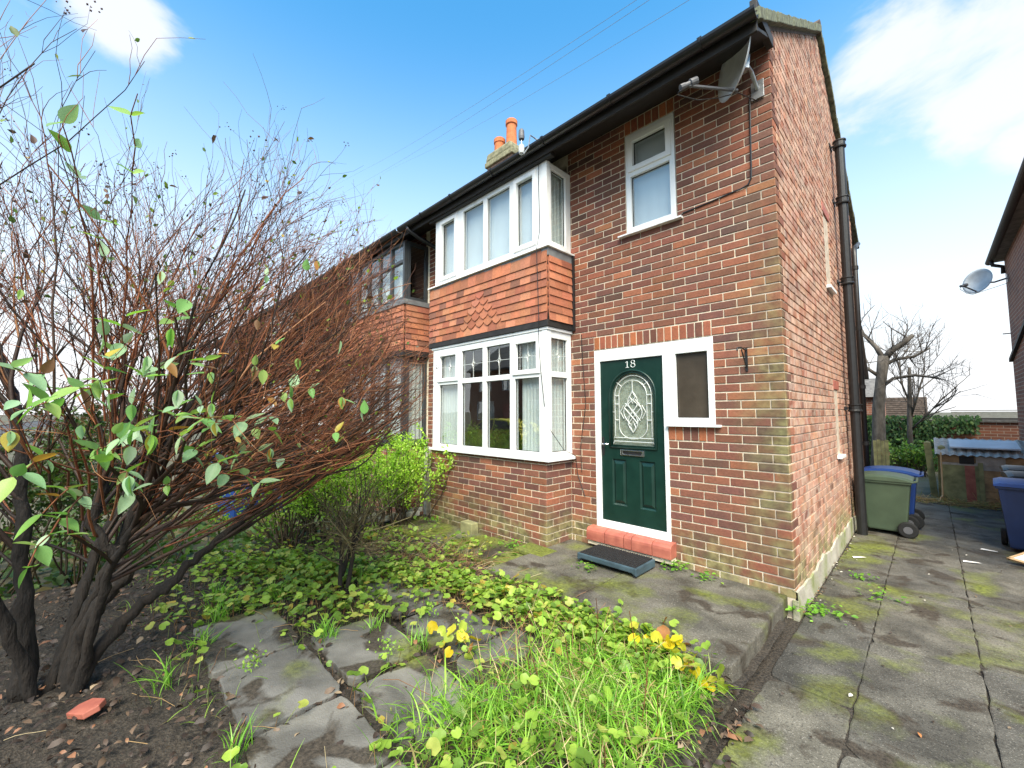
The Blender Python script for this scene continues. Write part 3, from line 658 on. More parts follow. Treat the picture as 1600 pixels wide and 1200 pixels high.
# front door and side light
dw = frame(house, 'door_frame', [-1.8325, -.5675], [.165, 2.092], [(-1.765, -1.035, .235, 1.965), (-.905, -.605, 1.345, 1.965), (-.995, -.55, .1, 1.283)], -.006, .075, glassmat='frosted', pane_y=.03)
for o in list(dw.children):                          # the frame helper glazes every hole: the door hole and the notch take no glass
    bb = [Vector(v) for v in o.bound_box]; w = max(v.x for v in bb)-min(v.x for v in bb); hgt = max(v.z for v in bb)-min(v.z for v in bb)
    if hgt > .8: bpy.data.objects.remove(o)
MB().box(-1.0, -.50, -.045, .04, 1.262, 1.284).build('side_sill', 'upvc', dw, bevel=.004)
MB().box(-1.0, -.99, .01, .075, .15, 1.29).build('frame_edge', 'upvc', dw)
MB().box(-.985, -.575, .10, .12, 1.27, 2.09).build('hall_shade', 'room', house)
DX0, DX1, DZ0, DZ1, DY = -1.765, -1.035, .24, 1.962, .012
GX, GW_, GZ0, GZ1 = -1.385, .245, 1.045, 1.578        # arched glass: centre, half width, foot and springing
def arch(w, z0, zs, n=18, k=1.0): return [(GX-w, z0), (GX+w, z0)]+[(GX+w*math.cos(t), zs+w*k*math.sin(t)) for t in np.linspace(0, math.pi, n)]
bm_ = bmesh.new()
def ring(poly, y): return [bm_.verts.new((x, y, z)) for x, z in poly]
# door face with an arched opening, filled between outline and arch by a triangulated face
def holed(outer, inner, y0, y1):
    bmh = bmesh.new()
    def loop(poly): vs = [bmh.verts.new((x, y0, z)) for x, z in poly]; return [bmh.edges.new((vs[i], vs[(i+1) % len(vs)])) for i in range(len(vs))]
    e = loop(outer)
    for h in inner: e += loop(h)
    bmesh.ops.triangle_fill(bmh, edges=e, use_beauty=True)
    g_ = bmesh.ops.extrude_face_region(bmh, geom=list(bmh.faces)); bmesh.ops.translate(bmh, verts=[v for v in g_['geom'] if isinstance(v, bmesh.types.BMVert)], vec=(0, y1-y0, 0))
    bmesh.ops.recalc_face_normals(bmh, faces=bmh.faces); return bmh
bm_.free()
PAN = [(-1.635, -1.465, .415, .90), (-1.315, -1.145, .415, .90)]
rect = lambda a, b, c, d: [(a, c), (b, c), (b, d), (a, d)]
bd = holed(rect(DX0, DX1, DZ0, DZ1), [arch(GW_, GZ0, GZ1)]+[rect(*p) for p in PAN], DY, DY+.044)
me = bpy.data.meshes.new('front_door'); bd.to_mesh(me); bd.free(); me.materials.append(M['door']); door = link('front_door', me, house)
def pyramid(p, y_out, y_in, inset):                  # moulded panel: sunk edge rising to a raised field
    a, b, c, d = p; m = MB(); A = rect(a, b, c, d); B = rect(a+.016, b-.016, c+.016, d-.016); Cc = rect(a+inset, b-inset, c+inset*1.2, d-inset*1.2)
    vs = [(x, y_in-.0, z) for x, z in A]+[(x, y_in, z) for x, z in B]+[(x, y_out, z) for x, z in Cc]; vs[:4] = [(x, y_out, z) for x, z in A]
    m.add(vs, [(i, (i+1) % 4, (i+1) % 4+4, i+4) for i in range(4)]+[(i+4, (i+1) % 4+4, (i+1) % 4+8, i+8) for i in range(4)]+[(8, 9, 10, 11)]); return m
for p in PAN: pyramid(p, DY+.001, DY+.016, .042).build('door_panel', 'door', door)
mo = MB(); A = arch(GW_+.018, GZ0-.018, GZ1, 24)
mo.tube([(x, DY-.004, z) for x, z in A+A[:1]], .011, 8); A = arch(GW_-.004, GZ0+.004, GZ1, 24); mo.tube([(x, DY+.004, z) for x, z in A+A[:1]], .008, 6); mo.build('glass_moulding', 'door', door, smooth=True)
MB().prism(arch(GW_+.002, GZ0-.002, GZ1, 24), DY+.018, DY+.022).build('door_glass', 'leadglass', door)
MB().prism(arch(GW_+.002, GZ0-.002, GZ1, 24), DY+.034, DY+.04).build('bevelled_glass_backing', 'doorback', door)
cm = MB(); yc = DY+.014; cr_ = .0042
def came(pts, closed=False, r=cr_): cm.tube([(x, yc, z) for x, z in (list(pts)+[pts[0]] if closed else pts)], r, 5)
for w_, z0_ in ((GW_-.035, GZ0+.10), (GW_-.085, GZ0+.20)):
    came([(GX-w_, z0_)]+[(GX-w_, GZ1)]+[(GX+w_*math.cos(t), GZ1+w_*math.sin(t)) for t in np.linspace(math.pi, 0, 20)]+[(GX+w_, GZ1), (GX+w_, z0_)])
w_ = GW_-.085; came([(GX+w_*math.cos(t), GZ0+.20+w_*.78*math.sin(t)) for t in np.linspace(math.pi, 2*math.pi, 18)])
came([(GX-GW_+.02, GZ0+.085), (GX+GW_-.02, GZ0+.085)]); came([(GX-GW_+.02, GZ0+.045), (GX+GW_-.02, GZ0+.045)]); came([(GX-GW_+.02, GZ0+.045), (GX-GW_, GZ0)]); came([(GX+GW_-.02, GZ0+.045), (GX+GW_, GZ0)])
for s in (-1, 1):
    for z in (GZ1-.09, GZ1-.26, GZ1-.0): came([(GX+s*(GW_-.085), z), (GX+s*(GW_-.035 if z != GZ1-.0 else GW_-.035), z)], r=.006)
    came([(GX+s*(GW_-.035), GZ1-.175), (GX+s*GW_, GZ1-.175)]); t = math.radians(90-s*52); came([(GX+(GW_-.085)*math.cos(t), GZ1+(GW_-.085)*math.sin(t)), (GX+GW_*math.cos(t), GZ1+GW_*math.sin(t))])
    # knot of crossing curves
    zc = GZ1-.175; S_ = lambda amp, h, ph: [(GX+s*amp*math.sin(math.pi*u*1.5+ph), zc+h*(1-2*u)) for u in np.linspace(0, 1, 22)]
    came([(GX+s*.055*math.sin(math.pi*2*u)*(1 if u < .5 else 1), zc+.215-.43*u) for u in np.linspace(0, 1, 26)])
    came([(GX+s*(.03+.075*math.sin(math.pi*u)), zc+.13-.26*u) for u in np.linspace(0, 1, 18)])
    came([(GX+s*.105, zc+.07), (GX+s*.145, zc), (GX+s*.105, zc-.07)]); came([(GX-s*.085, zc+.09), (GX+s*.0, zc+.015), (GX+s*.085, zc-.09)]); came([(GX-s*.098, zc+.045), (GX+s*.055, zc-.12)]); came([(GX+s*.098, zc+.045), (GX-s*.03, zc+.15)])
came([(GX, GZ1+GW_-.085), (GX, zc+.215)]); came([(GX-.03, zc+.16), (GX, zc+.215), (GX+.03, zc+.16), (GX, zc+.09), (GX-.03, zc+.16)]); came([(GX-.03, zc-.16), (GX, zc-.215), (GX+.03, zc-.16), (GX, zc-.09), (GX-.03, zc-.16)])
cm.build('leaded_pattern', 'came', door)
lb = MB().plate([-1.525, -1.255], [.945, 1.005], [(-1.50, -1.28, .958, .990)], DY-.012, DY).build('letterbox', 'silver', door, bevel=.003)
MB().box(-1.50, -1.28, DY-.006, DY-.001, .958, .990).build('letterbox_flap', 'black', lb)
hd = MB().box(-1.757, -1.725, DY-.008, DY, .93, 1.13).build('door_handle', 'black', door, bevel=.004)
MB().tube([(-1.741, DY-.008, 1.055), (-1.741, DY-.045, 1.055), (-1.735, DY-.05, 1.055), (-1.645, DY-.05, 1.057)], .009, 8).build('lever', 'silver', hd, smooth=True)
nm = MB(); zz = 1.874; x1 = -1.428; yn = DY-.003           # the number 18 with serifs
nm.tube([(x1, yn, zz), (x1, yn, zz+.066)], .0055, 6); nm.tube([(x1-.020, yn, zz+.052), (x1-.004, yn, zz+.064)], .004, 5); nm.tube([(x1-.018, yn, zz), (x1+.018, yn, zz)], .004, 5)
for cz, ra, rb in ((zz+.019, .024, .020), (zz+.056, .020, .0165)): nm.tube([(-1.362+ra*math.cos(t), yn, cz+rb*math.sin(t)) for t in np.linspace(0, 2*math.pi, 17)], .0042, 5)
nm.build('house_number', 'came', door)
ts = MB().box(-1.885, -.955, -.10, .03, -.02, .03).build('threshold', 'mortar', house)
xs_ = [-1.892, -1.665, -1.44, -1.355, -1.135, -.945]
for a, b in zip(xs_[:-1], xs_[1:]):
    MB().prism([(-.125, .025), (.06, .025), (.06, .165), (-.085, .155), (-.108, .146), (-.121, .128), (-.125, .105)], a+.003, b-.003, 'yz').build('threshold_tile', 'red', ts, bevel=.004)
# rooms behind the glass
def room(name, x0, x1, y0, y1, z0, z1, mat='room'):
    MB().add([(x0,y0,z0),(x1,y0,z0),(x1,y1,z0),(x0,y1,z0),(x0,y0,z1),(x1,y0,z1),(x1,y1,z1),(x0,y1,z1)], [(0,1,2,3),(4,7,6,5),(1,5,6,2),(2,6,7,3),(3,7,4,0)]).build(name, mat, house, fixn=False)
def bay_room(name, par, x0, x1, xw, z0, z1, yw=.02):     # a room behind a bay: open to the front and to the glazed return
    MB().add([(x0,-.38,z0),(x1,-.38,z0),(x1,3.3,z0),(x0,3.3,z0),(x0,-.38,z1),(x1,-.38,z1),(x1,3.3,z1),(x0,3.3,z1)], [(0,1,2,3),(4,7,6,5),(2,6,7,3),(3,7,4,0)]).box(xw, xw+.03, yw, 3.3, z0, z1).build(name, 'room', par, fixn=False)
bay_room('living_room', house, -4.30, -2.225, -2.24, .3, 2.42); bay_room('front_bedroom', house, -4.27, -2.21, -2.23, 2.95, 4.29); room('box_room', -1.9, -.3, .09, 2.2, 2.8, 4.5)
# pipes on the gable
def collar(m, x, y, z, r): m.lathe([(r, -.05), (r+.02, -.05), (r+.024, -.035), (r+.012, -.02), (r+.012, .03), (r+.022, .04), (r+.022, .055), (r, .055)], (x, y, z), 16)
sp = MB(); PX, PY = .105, 3.30
sp.tube([(PX, PY, -.25), (PX, PY, 5.2)], .056, 16)
soil = sp.build('soil_pipe', 'black', house, smooth=False)
for z in (1.45, 3.2, 4.35, 5.17): c_ = MB(); collar(c_, PX, PY, z, .056); c_.box(-.0, PX, PY-.012, PY+.012, z-.01, z+.012); c_.box(.0, .012, PY-.11, PY+.11, z-.02, z+.02); c_.build('pipe_collar', 'black', soil)
d2 = MB().tube([(.07, 4.72, -.2), (.07, 4.72, 3.95), (.07, 4.78, 4.1), (.07, 5.4, 4.35)], .036, 12).build('downpipe', 'black', house, smooth=True)
for z in (.9, 1.8, 2.75, 3.75): MB().lathe([(.036, -.03), (.046, -.03), (.046, .03), (.036, .03)], (.07, 4.72, z), 14).box(0, .07, 4.71, 4.73, z-.012, z+.012).build('pipe_clip', 'black', d2)
# two small windows in the gable
for (a, b, c, d), nm_ in zip(GW, ('landing_window', 'pantry_window')):
    frame(house, nm_, [a+.01, b-.01], [c+.01, d-.01], [(a+.06, b-.06, c+.06, d-.06)], -.075, -.012, 'yz', pane_y=-.04)
    MB().box(-.05, .045, a-.04, b+.04, c-.03, c+.008).build('gable_sill', 'upvc', house, bevel=.004)
    MB().box(-.02, .006, a-.06, b+.06, d-.002, d+.11).build('gable_lintel', 'red', house, bevel=.004)
# rear lean-to
MB().prism([(5.31, -.22), (6.05, -.22), (6.05, 2.1), (5.31, 2.95)], -2.5, -.01, 'yz').build('rear_wing', 'palebrick', house)
MB().prism([(5.31, 2.96), (6.15, 2.0), (6.15, 2.08), (5.31, 3.04)], -2.5, .05, 'yz').build('rear_wing_roof', 'slate', house)
MB().tube([(-4.93, -.585, 4.385), (-4.93, -.58, 4.33), (-4.86, -.42, 4.22), (-4.80, -.12, 4.12), (-4.80, -.06, 4.05), (-4.80, -.055, 2.5)], .034, 10).build('downpipe_elbow', 'gutter', house, smooth=True)

# ------------------------------------------------------------------ houses of the row, beyond and across
def far_window(parent, name, x0, x1, z0, z1, y, cols, mat='grey_frame', transom=None, face=-1, curtain=True):
    fr = .05; lights = []; w = (x1-x0-fr)/cols
    for i in range(cols):
        a, b = x0+fr+i*w, x0+(i+1)*w
        if transom: lights += [(a, b, z0+fr, transom-.02), (a, b, transom+.03, z1-fr)]
        else: lights.append((a, b, z0+fr, z1-fr))
    ya, yb = (y, y+.06) if face < 0 else (y-.06, y)
    f = MB().plate([x0, x1], [z0, z1], lights, ya, yb).build(name, mat, parent)
    for a, b, c, d in lights: MB().box(a-.003, b+.003, ya+.028, ya+.033, c-.003, d+.003).build('pane', 'glass', f)
    return f
def row_house(x1, width, label, framemat, bay_right=True, chimney=True):
    """a house of the row, its right end at x1"""
    x0 = x1-width; h = thing('row_house', label, 'house', 'houses of the row to the left')
    bx1 = x1-.0 if bay_right else x0+2.3; bx0 = bx1-2.25
    MB().plate([x0, x1-.12], [-.3, 4.6], [(bx0+.06, bx1-.12, .6, 4.4), (x0+.5, x0+1.35, .0, 2.1)] if bay_right else [], .0, .2).build('front_wall', 'farbrick', h)
    MB().box(x0, x1-.12, 5.1, 5.3, -.3, 4.6).build('rear_wall', 'farbrick', h)
    d = MB().box(x0+.5, x0+1.35, .06, .1, .0, 2.1).build('front_door', 'upvc', h, bevel=.01); MB().box(x0+.65, x0+1.2, .05, .06, 1.2, 1.9).build('pane', 'frosted', d)
    w = MB().box(bx0, bx1, -.45, -.35, -.3, .86); w.box(bx1-.1, bx1, -.35, .0, -.3, .86); w.box(bx0, bx0+.1, -.35, 0, -.3, .86); w.build('bay_wall', 'farbrick', h)
    f = far_window(h, 'bay_window', bx0+.01, bx1-.05, .9, 2.33, -.45, 4, framemat, 1.83)
    for z0_, z1_ in ((.9, 2.33), (3.285, 4.295)):
        g_ = MB().plate([-.385, .0], [z0_, z1_], [(-.34, -.05, z0_+.06, z1_-.06)], bx1-.085, bx1-.03, 'yz').build('bay_return', framemat, h)
        MB().box(bx1-.06, bx1-.055, -.345, -.045, z0_+.055, z1_-.055).build('pane', 'glass', g_)
    MB().box(bx0-.03, bx1+.03, -.50, .0, .865, .895).build('bay_sill', 'black', h); MB().box(bx0-.03, bx1+.03, -.5, .0, 2.335, 2.43).build('bay_fascia', 'blackwood', h)
    MB().box(bx0, bx1-.02, -.44, .0, 2.43, 3.2).build('tile_hanging', 'blackwood', h)
    t = MB(); hang(None, bx0, bx1-.005, -.45, bx1-.005, False, t); tag(t.build('tile', 'tile_att', h), kind='stuff')
    MB().box(bx0-.03, bx1+.03, -.49, .0, 3.2, 3.28).build('upper_sill', 'lead', h)
    far_window(h, 'upper_bay_window', bx0+.01, bx1-.05, 3.285, 4.295, -.45, 5, framemat, 3.95)
    for a, b in ((.3, 2.4), (3.0, 4.28)): bay_room('room', h, bx0+.1, bx1-.09, bx1-.16, a, b, .03)
    far_window(h, 'bedroom_window', x0+.6, x0+1.2, 3.3, 4.3, .02, 1, framemat, 3.95)
    r = MB().prism([(EAVE_Y, EAVE_Z), (RIDGE_Y, RIDGE_Z), (2*RIDGE_Y-EAVE_Y, EAVE_Z), (2*RIDGE_Y-EAVE_Y, EAVE_Z-.08), (RIDGE_Y, RIDGE_Z-.1), (EAVE_Y, EAVE_Z-.08)], x0, x1-.02, 'yz')
    r.tube([(x0, RIDGE_Y, RIDGE_Z), (x1-.02, RIDGE_Y, RIDGE_Z)], .09, 10); r.build('roof', 'rooftile', h)
    MB().add([(x0, -.50, 4.335), (x1, -.50, 4.335), (x1, .0, 4.575), (x0, .0, 4.575)], [(0, 3, 2, 1)]).build('soffit', 'blackwood', h, fixn=False); MB().box(x0, x1-.02, -.525, -.50, 4.31, 4.45).build('fascia', 'blackwood', h)
    gt = MB(); half_round(gt, x0, x1-.02, -.585, 4.425, .058); gt.build('gutter', 'gutter', h)
    if chimney:
        cx, cy = -6.02, RIDGE_Y
        c = MB().box(cx-.42, cx+.42, cy-.2, cy+.2, 6.2, 7.32).build('chimney', 'ridgebrick', h)
        MB().box(cx-.47, cx+.47, cy-.25, cy+.25, 7.30, 7.42).build('oversail_course', 'concrete_cap', c, bevel=.02); cp = MB(); cp.prism([(cx-.46, 7.42), (cx+.46, 7.42), (cx+.40, 7.62), (cx-.40, 7.62)], cy-.24, cy+.24).build('cap', 'concrete_cap', c, bevel=.05)
        for dx, z1_ in ((.21, 8.28), (-.20, 8.02)):
            MB().lathe([(.135, 7.55), (.125, 7.9), (.118, z1_-.13), (.142, z1_-.11), (.142, z1_-.02), (.125, z1_), (.10, z1_), (.10, 7.6)], (cx+dx, cy, 0), 20).build('chimney_pot', 'pot', c, smooth=False)
    return h
row_house(-5.20, 6.0, 'attached brick house with dark grey bay windows and a chimney with two pots', 'grey_frame')
row_house(-11.2, 6.0, 'middle house of the row beyond the grey-framed bay, behind the shrub', 'upvc', chimney=False)
row_house(-17.2, 6.0, 'farthest house of the row, last along the gutter line', 'grey_frame', chimney=False)
def across(x0, x1, label):
    h = thing('terraced_house', label, 'house', 'houses across the street'); y = -19.5
    MB().plate([x0, x1], [-.3, 5.0], [(x0+.8, x0+3.0, .8, 2.3), (x0+1.0, x0+2.7, 3.2, 4.5), (x0+4.0, x0+4.95, .0, 2.1), (x0+3.9, x0+5.0, 3.2, 4.5)], y-.2, y).build('front_wall', 'farbrick', h)
    for a, b, c, d, n in ((.8, 3.0, .8, 2.3, 3), (1.0, 2.7, 3.2, 4.5, 2), (3.9, 5.0, 3.2, 4.5, 2)): far_window(h, 'window', x0+a, x0+b, c, d, y-.05, n, 'upvc', None, 1); MB().box(x0+a, x0+b, y-.6, y-.55, c, d).build('net_curtain', 'net', h)
    MB().box(x0+4.0, x0+4.95, y-.12, y-.06, .0, 2.1).build('front_door', 'red', h)
    MB().prism([(y+.4, 4.9), (y-3.2, 7.3), (y-6.8, 4.9), (y-6.8, 4.8), (y+.4, 4.8)], x0, x1, 'yz').build('roof', 'slate', h)
    MB().box(x0, x1, y-6.4, y-6.2, -.3, 5).build('rear_wall', 'farbrick', h)
for i, (a, lb) in enumerate(((-27, 'brick house across the street, leftmost in the bay window reflection'), (-21, 'brick house across the street mirrored in the second bay pane'), (-15, 'brick house across the street behind the yellow car'), (-9, 'brick house across the street mirrored nearest the door'))): across(a, a+6, lb)
# neighbour to the right, across the drive
nb = thing('neighbour_house', 'red brick house at the right edge with brown gutter along its eaves', 'house')
MB().box(2.05, 2.27, 2.4, 9.1, -.3, 4.62).build('side_wall', 'farbrick', nb); MB().box(2.27, 8, 8.9, 9.1, -.3, 4.62).build('rear_wall', 'farbrick', nb); MB().box(2.27, 8, 2.4, 2.6, -.3, 4.62).build('front_wall', 'farbrick', nb)
MB().prism([(1.86, 4.60), (5.0, 6.9), (8.2, 4.60), (8.2, 4.52), (1.86, 4.52)], 2.2, 9.25, 'xz').build('roof', 'slate', nb)
gm_ = MB(); vs = []; half_round(gm_, 2.2, 9.3, 0, 0, .06); gm_.v = [(1.86+y, x, 4.55+z) for x, y, z in gm_.v]; gm_.build('gutter', 'blackwood', nb)
MB().tube([(1.86, 8.95, 4.50), (1.88, 8.95, 4.40), (2.01, 8.95, 4.34), (2.01, 8.95, 4.2)], .035, 10).build('downpipe_elbow', 'blackwood', nb, smooth=True)
MB().prism([(6.2, 3.02), (9.12, 2.40), (9.12, 2.47), (6.2, 3.09)], 2.00, 2.06, 'yz').build('lean_to_flashing', 'blackwood', nb); MB().box(1.93, 2.06, 8.9, 8.92, 2.95, 2.97).build('wall_hook', 'galv', nb)

# ------------------------------------------------------------------ satellite dishes
def dish(label, c, n, size, wall_pts, mats=('dishgrey', 'plastic_grey')):
    t = thing('satellite_dish', label, 'satellite dish', loc=c); n = Vector(n).normalized(); a = Vector((0, 0, 1)).cross(n).normalized(); b = n.cross(a); R_ = Matrix((a, b, n)).transposed()
    m = MB(); k, rg = 28, 6; vs = []
    for side in (0, 1):
        for i in range(rg+1):
            for j in range(k):
                r = i/rg; w = 2*math.pi*j/k; vs.append(R_ @ Vector((size*.46*r*math.cos(w), size*.5*r*math.sin(w), size*.13*r*r-(.006 if side else 0))))
    f = []; o2 = (rg+1)*k
    for i in range(rg):
        for j in range(k): q_ = (i*k+j, i*k+(j+1) % k, (i+1)*k+(j+1) % k, (i+1)*k+j); f.append(q_); f.append(tuple(v+o2 for v in q_[::-1]))
    for j in range(k): f.append((rg*k+j, rg*k+(j+1) % k, o2+rg*k+(j+1) % k, o2+rg*k+j))
    m.add(vs, f).build('reflector', mats[0], t, smooth=True, fixn=False)
    foot = R_ @ Vector((0, -size*.42, .02)); tip = R_ @ Vector((0, -size*.40, size*.78)); 
    MB().tube([foot, tip], .013, 8).build('arm', mats[1], t)
    d = (R_ @ Vector((0, .55, -1))).normalized(); ln = MB(); ln.tube([tip-d*.01, tip+d*.035, tip+d*.04, tip+d*.10], [.022, .022, .034, .034], 12); ln.tube([tip-d*.05, tip-d*.01], [.026, .026], 10); ln.build('receiver', mats[1], t)
    back = R_ @ Vector((0, 0, -.03)); bk = MB().obox(back, R_ @ Vector((.03, 0, 0)), R_ @ Vector((0, .06, 0)), R_ @ Vector((0, 0, .02)))
    w0 = Vector(wall_pts[0])-Vector(c); bk.tube([back, Vector((back.x*.5+w0.x*.5, back.y*.5+w0.y*.5, back.z-.02)), w0], .017, 8); bk.obox(w0, (.05, 0, 0) if wall_pts[1] == 'y' else (.01, 0, 0), (0, .008, 0) if wall_pts[1] == 'y' else (0, .05, 0), (0, 0, .08)); bk.build('wall_bracket', 'galv', t, bevel=.003)
    cb = [tip-d*.04, tip-d*.08+Vector((0, 0, -.05)), tip*.8+Vector((0, 0, -.17)), tip*.45+Vector((0, 0, -.22)), foot+Vector((0, 0, -.02)), w0+Vector((0, -.0, -.10))]; MB().tube(cb, .0045, 5).build('cable', 'black', t)
    return t
dish('grey satellite dish high on the front wall by the corner of the house', (-.150, -.25, 4.33), (-.72, -.69, .10), .58, ((-.10, -.012, 4.20), 'y'))
dish('pale satellite dish on the neighbouring house at the right edge', (1.66, 8.6, 4.02), (-.55, -.80, .25), .52, ((2.04, 8.75, 4.05), 'x'), ('dishgrey', 'plastic_grey'))
tag(MB().tube([(-.165, -.008, 4.16), (-.175, -.008, 3.55), (-.18, -.008, 3.44), (-.205, -.008, 3.39), (-.26, -.008, 3.375), (-.5, -.008, 3.355), (-.78, -.008, 3.335), (-.80, -.02, 3.31)], .007, 6).build('aerial_cable', 'black'), 'thin black cable running down the wall from the dish to the bedroom sill', 'cable')
tag(MB().tube([(-2.24, -.47, 4.33), (-2.25, -.462, 4.1), (-2.235, -.462, 3.5), (-2.245, -.51, 3.25), (-2.25, -.49, 2.9), (-2.23, -.495, 2.45), (-2.26, -.47, 2.30), (-2.24, -.462, 1.9), (-2.19, -.46, 1.5), (-2.15, -.40, 1.2), (-2.13, -.2, .98), (-2.09, -.03, .9), (-2.08, -.012, .7), (-2.03, -.012, .58), (-1.98, -.012, .45)], .004, 5).build('telephone_cable', 'black'), 'thin black cable hanging loosely down the corner of the bay', 'cable')
tag(MB().tube([(-2.0, -.01, 2.3), (-1.98, -.012, 1.9), (-1.95, -.012, 1.5), (-2.0, -.012, 1.2), (-2.03, -.012, 1.0), (-2.02, -.012, .72)], .0038, 5).build('wall_cable', 'black'), 'thin cable clipped to the brick between bay and door', 'cable')
hk = MB().box(-.285, -.268, -.012, -.001, 1.75, 1.95); hk.tube([(-.277, -.008, 1.93), (-.285, -.12, 1.945), (-.30, -.16, 1.94), (-.30, -.17, 1.915)], .007, 6); hk.tube([(-.277, -.01, 1.78), (-.285, -.11, 1.93)], .006, 6)
tag(hk.build('basket_bracket', 'black', bevel=0), 'small black hanging-basket bracket on the brick right of the side window', 'bracket')
tb = thing('wire_bracket', 'grey telephone insulator bracket fixed to the gutter over the bay corner', 'bracket')
MB().lathe([(.032, 0), (.036, .03), (.032, .10), (.02, .12)], (-2.33, -.66, 4.53), 14).build('insulator', 'plastic_grey', tb); MB().lathe([(.03, 0), (.034, .02), (.034, .09), (.024, .10)], (-2.33, -.66, 4.36), 14).build('lower_insulator', 'dishgrey', tb)
MB().tube([(-2.33, -.66, 4.40), (-2.33, -.66, 4.56)], .008, 6).tube([(-2.33, -.66, 4.37), (-2.29, -.66, 4.34), (-2.24, -.64, 4.40), (-2.23, -.62, 4.55), (-2.20, -.56, 4.52), (-2.1, -.53, 4.44)], .009, 6).build('rod', 'galv', tb)
for i, (a, b) in enumerate((((-23.78, 6.33, 15.14), (5.87, -.87, 4.28)), ((-21.21, 9.01, 17.1), (5.52, -1.41, 3.48)), ((-23.11, 6.62, 16.08), (5.45, -1.11, 3.99)))):
    a, b = Vector(a), Vector(b); pts = [a.lerp(b, t)-Vector((0, 0, .25*math.sin(math.pi*t))) for t in np.linspace(-.6, 1.25, 26)]
    tag(MB().tube(pts, .0026, 4).build('overhead_wire', 'lead'), ('lowest of the thin overhead wires crossing the sky above the roof', 'rightmost of the thin overhead wires, crossing above the chimney', 'uppermost left of the thin overhead wires')[i], 'wire', 'overhead wires')

# ------------------------------------------------------------------ curtains
def curtain(label, x0, x1, z0, z1, y, amp=.02, waves=7, plane='x', gather=0., mat='net'):
    n, k = 44, 8; vs = []
    for j in range(k+1):
        for i in range(n+1):
            t = i/n; s = j/k; u = x0+(x1-x0)*(t*(1-gather*(1-s)*.3)); w = y+amp*math.sin(t*waves*6.28+.4*math.sin(s*3))*(.5+.5*(1-s))
            vs.append((u, w, z0+(z1-z0)*s) if plane == 'x' else (w, u, z0+(z1-z0)*s))
    f = [(j*(n+1)+i, j*(n+1)+i+1, (j+1)*(n+1)+i+1, (j+1)*(n+1)+i) for j in range(k) for i in range(n)]
    return tag(MB().add(vs, f).build('net_curtain', mat, smooth=True, fixn=False), label, 'curtain', 'net curtains in the windows')
curtain('white net curtain in the left end pane of the lower bay window', -4.29, -3.80, .93, 2.26, -.36, .012, 9)
curtain('white net curtain in the right front pane of the lower bay window', -2.62, -2.25, .93, 2.26, -.36, .012, 7, gather=.1)
curtain('white net curtain in the narrow return pane of the lower bay', -.36, -.04, .93, 2.26, -2.245, .008, 6, 'y')
curtain('grey-white net curtain in the narrow return pane of the upper bay', -.36, -.06, 3.3, 4.27, -2.235, .010, 5, 'y')
curtain('pale blind added to brighten the front of the upper bay window', -4.26, -2.24, 3.32, 4.28, -.34, .003, 8, mat='backing')  # this sheet and the next are added to lighten the upper panes
curtain('pale blind added to brighten the bedroom window over the door', -1.36, -.88, 3.34, 4.38, .12, .002, 4, mat='backing')
curtain('cream net curtain in the grey-framed lower bay next door', -.36, -.04, .95, 2.26, -5.31, .012, 4, 'y')
curtain('white net curtain in the front of the grey-framed lower bay', -7.3, -5.4, .95, 2.26, -.32, .03, 11)
curtain('white net curtain in the upper grey-framed bay', -7.3, -5.4, 3.35, 4.25, -.30, .03, 11)

# ------------------------------------------------------------------ plastic step by the door
st = thing('doorstep_platform', 'low slate-blue plastic step with black rubber top before the green door', 'step')
sm = MB(); sx0, sx1, sy0, sy1 = -1.685, -1.055, -.575, -.215
sm.prism([(sx0, .035), (sx1, .035), (sx1, -.035), (sx1-.05, -.012), (sx0+.05, -.012), (sx0, -.035)], sy0, sy1).build('deck', 'stepplastic', st, bevel=.010)
tp = MB().box(sx0+.018, sx1-.018, sy0+.018, sy1-.018, .030, .041); 
for i in range(24):
    for j in range(11): x = sx0+.04+i*.0243; y = sy0+.04+j*.0285; tp.box(x, x+.012, y, y+.014, .041, .046)
tp.build('rubber_top', 'rubber', st)
for x in (sx0+.03, sx1-.03):
    for y in (sy0+.03, sy1-.03): MB().lathe([(.018, -.051), (.018, -.015), (.012, -.01)], (x, y, 0), 10).build('foot', 'rubber', st)
